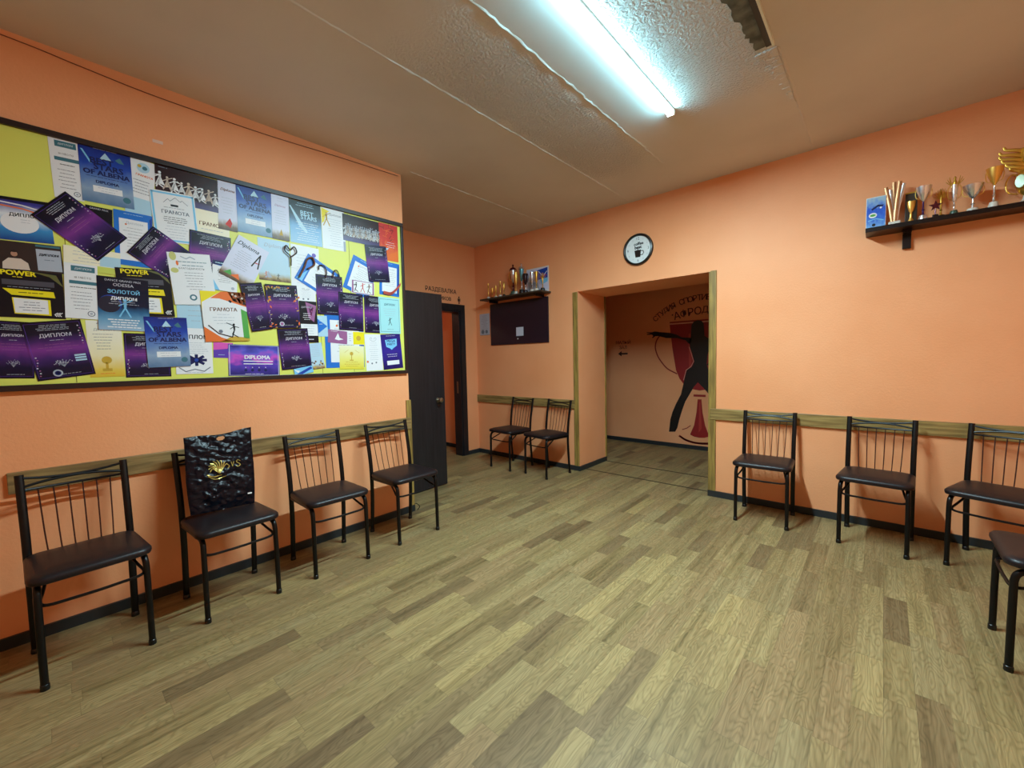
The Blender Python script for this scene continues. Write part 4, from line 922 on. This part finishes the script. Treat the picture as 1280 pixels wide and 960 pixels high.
for (nm, px, h, w, lb, body, base, bowl, kw) in [
 ('figure_trophy', -.835, .205, .062, 'slim golden figure trophy, furthest left on the short shelf', gold, marble, 'column', {}),
 ('small_trophy', -.765, .135, .05, 'smallest golden trophy, second from the left on the short shelf', gold, darkshelf, 'cup', {}),
 ('small_trophy', -.70, .155, .06, 'small golden cup with round foot, third from the left on the short shelf', gold, marble, 'flute', {'handles': False}),
 ('figure_trophy', -.622, .205, .065, 'golden column trophy left of the big round golden plate', gold, marble, 'column', {}),
 ('figure_trophy', -.540, .185, .05, 'golden figure trophy in front of the big round golden plate', gold, darkshelf, 'ball', {}),
 ('cup_trophy', -.425, .385, .11, 'tallest silver cup with dark lid and red stem on the short shelf', silver, green_m, 'flute', dict(lid=True, accent=maroon)),
 ('cup_trophy', -.337, .265, .058, 'golden cup between the two tall silver cups on the short shelf', gold, marble, 'cup', {}),
 ('cup_trophy', -.262, .365, .10, 'tall teal and silver cup with stacked lid on the short shelf', bluegl, darkshelf, 'flute', dict(lid=True, accent=silver, handles=False)),
 ('cup_trophy', -.186, .225, .085, 'dark maroon cup right of the tall teal cup', darkgl, darkgl, 'cup', dict(accent=silver)),
 ('cup_trophy', -.100, .235, .075, 'silver cup with curled golden handles before the poster', silver, marble, 'flute', {}),
 ('cup_trophy', -.018, .225, .072, 'slim golden cup before the poster, left of the one with black base', gold2, marble, 'flute', {}),
 ('winged_trophy', .058, .205, .075, 'golden winged trophy on a black base at the right end of the short shelf', gold2, black, 'wings', {})]:
    q_ += 1; trophy(nm, px, y0+(-.03 if q_ in (5, 7, 9, 11) else -.01 if q_ != 6 else .02), SZ, h, w*1.18, lb, body, base, GA, bowl, **kw)
t = trophy('plate_trophy', -.50, -.032, SZ, .30, .15, 'large round golden plate trophy at the back of the short shelf', bronze, darkshelf, GA, 'disc')

# right shelf
RZ = 2.155
sh = empty('wall_shelf', (2.92, 0, RZ)); tag(sh, 'long dark brown shelf with large trophies on the right of the back wall', 'shelf')
bm = bmesh.new(); box(bm, 0, 1.05, -.18, 0, -.030, 0, bev=.002); done('shelf_board', bm, darkshelf, sh)
for x in (.215, .80):
    bm = bmesh.new(); box(bm, x-.022, x+.022, -.03, 0, -.15, -.03, bev=.002); box(bm, x-.022, x+.022, -.10, -.03, -.055, -.03, bev=.002); done('shelf_bracket', bm, darkshelf, sh)
GB = 'trophies on the long right shelf'; y1 = -.115
t = empty('picture_book', (2.972, y1, RZ)); tag(t, 'blue standing picture block at the left end of the long shelf', 'picture')
bm = bmesh.new(); box(bm, -.052, .052, -.014, .014, 0, .215, bev=.002); done('block', bm, pm('block_white', (210,216,226), .4), t)
s = Sheet(.098, .205, grad('print_sky', [(0,(120,170,220)),(.3,(60,110,210)),(.6,(40,84,200)),(.8,(110,150,210)),(1,(150,180,200))], .35, .3, 6), .0004); s.up(); s.disc(.34,.42,.022,P_['white'],18,1,.8); s.up(); s.disc(.34,.42,.013,P_['green'],14,1.2,.6)
s.stroke([(.3,.62),(.6,.72),(.85,.7)], .012, P_['navy']); s.disc(.4,.1,.010,P_['ink'],10); s.disc(.75,.64,.006,P_['white'],10); s.stroke([(.1,.25),(.5,.3),(.9,.22)], .006, P_['lcyan'])
o = s.build('picture', t); o.matrix_world = Matrix(((1,0,0,0),(0,0,-1,-.0145),(0,1,0,.107),(0,0,0,1)))
t = empty('fan_trophy', (3.068, y1, RZ)); tag(t, 'bronze trophy of fanned upright strips on a pale base, right of the blue picture', 'trophy', GB)
bm = bmesh.new(); box(bm, -.03, .03, -.022, .022, 0, .026, bev=.003); done('base', bm, marble, t)
for k, (a, L_, c) in enumerate([(-9,.265,bronze),(-5,.245,silver),(-1,.292,bronze),(4,.288,bronze),(8,.27,silver),(-3,.21,gold2)]):
    bm = bmesh.new(); a = R(a); tube(bm, crom([((k-2.5)*.004, -.006+.004*(k % 3), .024), ((k-2.5)*.004+L_*.5*math.sin(a)*.7, -.006+.005*(k % 3), L_*.5), (L_*math.sin(a)*1.15, -.006+.006*(k % 3), L_)], 5), .0105, 8, .003, ref=(1,0,0)); done('strip', bm, c, t, True)
t = empty('award_plaque', (3.150, y1+.05, RZ)); tag(t, 'dark upright plaque with golden cup relief, right of the fanned bronze trophy', 'trophy', GB)
bm = bmesh.new(); box(bm, -.030, .030, -.008, .008, 0, .205, bev=.003); done('plaque', bm, pm('plaque_dark', (52,40,30), .35), t)
bm = bmesh.new(); lathe(bm, [(.016,.02),(.006,.04),(.005,.075),(.012,.085),(.019,.12),(.021,.15),(.017,.15),(.002,.11)], seg=14, sy=.5, cy=-.016); done('relief', bm, gold, t, True)
bm = bmesh.new(); box(bm, -.033,.033,-.012,.012,.203,.212, bev=.002); done('top_edge', bm, gold2, t)
trophy('cup_trophy', 3.206, y1-.01, RZ, .215, .080, 'silver cup with purple stem and wide bowl, on the long shelf', silver, silver, GB, 'wide', handles=True, sf=.42, accent=pm('purple_gloss', (70,40,96), .25, .5))
t = empty('star_trophy', (3.262, y1-.03, RZ)); tag(t, 'small dark red star trophy between two cups on the long shelf', 'trophy', GB)
bm = bmesh.new(); box(bm, -.014, .014, -.012, .012, 0, .018, bev=.002); done('base', bm, darkshelf, t)
bm = bmesh.new(); pts = [((.034 if k % 2 == 0 else .014)*math.cos(PI/2+k*PI/5), (.034 if k % 2 == 0 else .014)*math.sin(PI/2+k*PI/5)) for k in range(10)]
prism(bm, pts, -.003, .003); bm.transform(Matrix.Translation((0,0,.075)) @ Matrix.Rotation(PI/2,4,'X')); done('star', bm, maroon, t)
bm = bmesh.new(); tube(bm, [(0,0,.016),(0,0,.055)], .004, 8); done('stem', bm, maroon, t, True)
trophy('winged_trophy', 3.292, y1+.06, RZ, .20, .078, 'golden winged trophy half behind the slim silver cup', gold2, darkshelf, GB, 'wings')
trophy('cup_trophy', 3.345, y1-.02, RZ, .185, .062, 'slim silver cup topped by a golden winged figure, on green base', silver, green_m, GB, 'flute', handles=True, crown=True)
trophy('bowl_trophy', 3.427, y1, RZ, .165, .095, 'low wide silver bowl trophy with golden rim in the middle of the long shelf', silver, marble, GB, 'wide', handles=True, sf=.36)
trophy('cup_trophy', 3.510, y1-.025, RZ, .235, .075, 'golden and silver cup with raised handles right of the low silver bowl', gold, marble, GB, 'wide', handles=True, accent=silver, sf=.42)
# large golden trophy with oval medal
t = empty('large_trophy', (3.645, y1+.045, RZ)); tag(t, 'largest golden trophy with pale oval medal, cut by the right photo edge', 'trophy', GB)
bm = bmesh.new(); lathe(bm, [(.045,0),(.045,.014),(.036,.018),(.016,.03),(.010,.05),(.012,.06)], seg=20); done('base', bm, marble, t, True)
bm = bmesh.new(); lathe(bm, [(.010,.055),(.028,.075),(.045,.12),(.047,.16),(.034,.20),(.014,.215),(.010,.24),(.022,.255),(.030,.30),(.026,.335),(.004,.35)], seg=22); done('body', bm, gold2, t, True)
bm = bmesh.new(); lathe(bm, [(.001,0),(.026,0),(.024,.004),(.001,.005)], seg=24); bm.transform(Matrix.Translation((-.030,-.042,.135)) @ Matrix.Rotation(R(-25),4,'Z') @ Matrix.Rotation(PI/2,4,'X') @ Matrix.Diagonal((.85,1.5,1,1))); done('medal', bm, pm('medal_pale', (190,226,176), .25), t, True)
for s_ in (-1, 1):
    for k, (z, o_) in enumerate(((.20,.06),(.225,.075),(.25,.09),(.275,.10),(.30,.10),(.325,.085))):
        bm = bmesh.new(); tube(bm, crom([(0,0,z-.02),(s_*o_*.5,-.004,z+.005),(s_*o_,0,z+.02),(s_*o_*1.12,0,z+.04)], 5), .013, 8, .007, taper=(1,.45)); done('wing', bm, gold2, t, True)
bm = bmesh.new(); handle(bm, -1, .07, .19, .03, .05, .004); done('handle', bm, gold, t, True)
bm = bmesh.new(); handle(bm, 1, .07, .19, .03, .05, .004); done('handle', bm, gold, t, True)

# ------------------------------------------------------------------ painted lettering and mural
paint = pm('dark_brown_paint', (44,18,14), .6)
s = Sheet(.60, .2, paint, .0004); s.bm.clear(); s.uv = s.bm.loops.layers.uv.new('UVMap'); s.m = []; s.z = .0008
s.text('РАЗДЕВАЛКА', .44, .72, paint, width=.83, bold=.0025); s.text('МАЛЬЧИКОВ', .36, .24, paint, width=.68, height=.42, bold=.0025)
s.disc(.93, .42, .012, paint, 12); s.rect(.905, .16, .955, .34, paint); s.rect(.912, -.02, .927, .16, paint); s.rect(.933, -.02, .948, .16, paint); s.rect(.888,.14,.9,.34,paint); s.rect(.96,.14,.972,.34,paint)
s.raw([(.0+.245,-.02),(.246,-.02),(.246,-.019)], paint)
o = s.build('door_lettering'); place(o, (XA, -.565, 2.165), *LEFT); tag(o, 'dark painted lettering with small person sign above the dark doorway', 'wall lettering')
hl = empty('hall_lettering', (.04, 1.9, 1.45)); tag(hl, 'small painted words with left arrow on the wall seen through the opening', 'wall lettering')
for nm in ('painted_word', 'painted_word', 'painted_arrow'):
    s = Sheet(.3, .3, paint, .0004); s.bm.clear(); s.uv = s.bm.loops.layers.uv.new('UVMap'); s.m = []; s.z = .0008; mm = pm('maroon_paint', (84,22,18), .6)
    if nm == 'painted_arrow': s.poly([(.22,.18),(.42,.32),(.42,.22),(.75,.22),(.75,.14),(.42,.14),(.42,.04)], paint)
    elif not hl.children: s.text('МАЛЫЙ', .5, .78, mm, width=.8, bold=.002)
    else: s.text('ЗАЛ', .5, .5, mm, width=.4, bold=.002)
    o = s.build(nm, hl); o.matrix_world = Matrix(((1,0,0,0),(0,0,-1,0),(0,1,0,0),(0,0,0,1)))
# big mural: cup with dancer silhouette
MX, MZ = 1.22, 1.10
mr = empty('wall_mural', (MX, 1.9, 0)); tag(mr, 'painted mural of red cup with black dancer silhouette seen through the opening', 'mural')
redp = pm('red_paint', (150,22,24), .5); redl = pm('light_red_paint', (178,52,44), .5); blackp = pm('black_paint', (10,8,10), .45); palep = pm('pale_pink_paint', (226,170,150), .6)
def flat(name, fn):
    s = Sheet(1, 1, blackp); s.bm.clear(); s.uv = s.bm.loops.layers.uv.new('UVMap'); s.m = []; s.z = .0008
    fn(s); o = s.build(name, mr); o.matrix_world = Matrix(((1,0,0,0),(0,0,-1,0),(0,1,0,0),(0,0,0,1))); return o
def mq(pts): return [(X-MX+.5, Z+.5) for X, Z in pts]
def cup(s):
    body_ = [(.76,1.745),(.80,1.40),(.85,1.10),(.90,.98),(.96,.90),(1.06,.84),(1.17,.82),(1.28,.84),(1.38,.90),(1.44,.98),(1.50,1.10),(1.55,1.40),(1.59,1.745)]
    s.poly(mq(body_), redp); s.up()
    s.poly(mq([(.76,1.785),(.76,1.765),(1.59,1.765),(1.59,1.785)]), redp); s.poly(mq([(1.02,1.6),(1.10,1.62),(1.06,1.2),(1.03,1.0)]), redl)
    s.poly(mq([(.76,1.762),(.76,1.745),(1.59,1.745),(1.59,1.762)]), palep)
    for k in (-1, 1):
        q = [(1.17+k*(1.17-x), z) for x, z in ((.79,1.62),(.66,1.62),(.58,1.55),(.55,1.44),(.58,1.32),(.64,1.22),(.73,1.12),(.86,1.05))]
        s.stroke(mq([(p.x, p.y) for p in crom([(x, z, 0) for x, z in q], 5)]), .017, redp)
    s.poly(mq([(1.09,.765),(1.25,.765),(1.25,.735),(1.09,.735)]), redp)
    s.poly(mq([(1.145,.70),(1.195,.70),(1.21,.52),(1.245,.34),(1.30,.20),(1.24,.175),(1.17,.168),(1.10,.175),(1.045,.20),(1.10,.34),(1.13,.52)]), redp); s.up()
    s.poly(mq([(1.165,.66),(1.18,.66),(1.20,.30),(1.16,.24)]), redl)
    q = [(.90,.165),(.98,.12),(1.08,.095),(1.18,.09),(1.28,.10),(1.38,.125),(1.45,.165)]
    s.stroke(mq([(p.x, p.y) for p in crom([(x, z, 0) for x, z in q], 5)]), .028, redp)
    s.stroke(mq([(.94,.26),(1.0,.285),(1.05,.325)]), .011, redp); s.stroke(mq([(1.30,.325),(1.35,.285),(1.41,.26)]), .011, redp)
flat('painted_cup', cup)
def dancer(s):
    s.z = .0014
    s.poly(mq([(1.05,1.55),(1.06,1.72),(1.09,1.765),(1.14,1.78),(1.19,1.77),(1.22,1.73),(1.23,1.60),(1.235,1.45),(1.20,1.38),(1.10,1.36),(1.06,1.42)]), blackp); s.up()   # long hair
    s.poly(mq([(1.07,1.545),(.93,1.56),(.86,1.60),(.77,1.63),(.66,1.645),(.58,1.655),(.575,1.60),(.63,1.585),(.71,1.560),(.87,1.550),(.98,1.515),(1.04,1.45)]), blackp)
    s.poly(mq([(.60,1.655),(.54,1.665),(.50,1.655),(.42,1.66),(.42,1.65),(.48,1.64),(.42,1.632),(.43,1.62),(.50,1.622),(.52,1.60),(.50,1.575),(.515,1.57),(.55,1.595),(.60,1.595)]), blackp)
    s.poly(mq([(1.03,1.52),(1.08,1.56),(1.24,1.56),(1.30,1.51),(1.30,1.42),(1.27,1.30),(1.26,1.18),(1.29,1.08),(1.31,.97),(1.14,.93),(1.00,1.02),(1.00,1.10),(1.07,1.15),(1.10,1.22),(1.075,1.31),(1.04,1.42)]), blackp); s.up()
    s.poly(mq([(1.00,1.10),(.965,.96),(.92,.76),(.85,.62),(.80,.50),(.77,.39),(.75,.21),(.84,.22),(.87,.28),(.90,.41),(.945,.56),(.98,.66),(1.09,.86),(1.15,.94),(1.10,1.05)]), blackp)
    s.poly(mq([(1.30,1.02),(1.14,.94),(1.22,.86),(1.32,.74),(1.42,.55),(1.49,.36),(1.53,.22),(1.62,.21),(1.60,.40),(1.54,.60),(1.45,.80),(1.36,.96)]), blackp)
    s.poly(mq([(1.24,1.55),(1.33,1.50),(1.42,1.42),(1.46,1.32),(1.38,1.22),(1.30,1.16),(1.26,1.17),(1.31,1.24),(1.38,1.32),(1.33,1.38),(1.27,1.42)]), blackp)
    s.stroke(mq([(1.03,1.42),(1.065,1.31),(1.09,1.22),(1.055,1.15),(.99,1.10),(.955,.96)]), .006, palep)
flat('painted_dancer', dancer)
def words(s, which):
    m = pm('maroon_paint', (84,22,18), .6)
    tx = 'СТУДИЯ СПОРТИВНОГО ТАНЦА'; n = len(tx)
    for k, ch in enumerate(tx):
        if ch == ' ' or tx[:k].count(' ') != which: continue
        a = R(132-84*(k+.3)/(n-.5)); X = 1.19+.97*math.cos(a); Z = 1.115+.97*math.sin(a)
        x, y = mq([(X, Z)])[0]; s.text(ch, x, y, m, height=.078, rot=a-PI/2, bold=.0025)
    for k, ch in enumerate('АФРОДИТА' if which == 3 else ''):
        X = .86+.094*k; Z = 1.855+.055*math.sin(PI*(k+.5)/8); x, y = mq([(X, Z)])[0]
        s.text(ch, x, y, m, height=.105, rot=(3.5-k)*.06, bold=.0025)
    if which == 3: x, y = mq([(.80, 1.88)])[0]; s.disc(x, y, .012, m, 8); x, y = mq([(1.57, 1.88)])[0]; s.disc(x, y, .012, m, 8)
for q_ in range(4): flat('painted_word', lambda s, q_=q_: words(s, q_))
# added fill light, out of sight, to brighten the changing-room walls
lo = empty('added_fill_lamp', (-1.98, -1.3, 2.2)); tag(lo, 'added unseen globe that brightens the changing room', 'lamp')
bm = bmesh.new(); lathe(bm, [(.03,0),(.03,.01),(.012,.015)], seg=16); bm.transform(Matrix.Rotation(PI/2,4,'Y')); bm.transform(Matrix.Translation((-.02,0,0))); done('mount', bm, white, lo, True)
bm = bmesh.new(); bmesh.ops.create_uvsphere(bm, u_segments=20, v_segments=12, radius=.05); bm.transform(Matrix.Translation((.055,0,0)))
gl2 = bpy.data.materials.new('fill_globe'); gl2.use_nodes = True; N = gl2.node_tree.nodes; N.remove(N['Principled BSDF']); em = N.new('ShaderNodeEmission'); em.inputs[0].default_value = (1.0,.96,.75,1); em.inputs[1].default_value = 30.0
gl2.node_tree.links.new(em.outputs[0], N['Material Output'].inputs[0]); done('globe', bm, gl2, lo, True)

# ------------------------------------------------------------------ camera, world, view
f, yaw, pitch, roll = 516.995, 0.731447, -0.0586298, -0.0225751
fw = Vector((-math.sin(yaw)*math.cos(pitch), math.cos(yaw)*math.cos(pitch), math.sin(pitch)))
rt = Vector((math.cos(yaw), math.sin(yaw), 0)); up = rt.cross(fw)
r2 = rt*math.cos(roll)+up*math.sin(roll); u2 = -rt*math.sin(roll)+up*math.cos(roll)
cd = bpy.data.cameras.new('camera'); cam = bpy.data.objects.new('camera', cd); C.objects.link(cam)
M = Matrix((r2, u2, -fw)).transposed().to_4x4(); M.translation = Vector((3.03126, -4.01651, 1.3)); cam.matrix_world = M
cd.sensor_width = 36; cd.lens = f/1280*36; cd.clip_start = .02
sc = bpy.context.scene; sc.camera = cam
w_ = bpy.data.worlds.new('world'); sc.world = w_; w_.use_nodes = True; w_.node_tree.nodes['Background'].inputs[0].default_value = (.02,.02,.025,1); w_.node_tree.nodes['Background'].inputs[1].default_value = .3
sc.view_settings.view_transform = 'Standard'; sc.view_settings.look = 'None'; sc.view_settings.gamma = 1; sc.view_settings.use_curve_mapping = False
sc.view_settings.exposure = 0.0
sc.cycles.max_bounces = 10; sc.cycles.diffuse_bounces = 8; sc.cycles.use_denoising = True
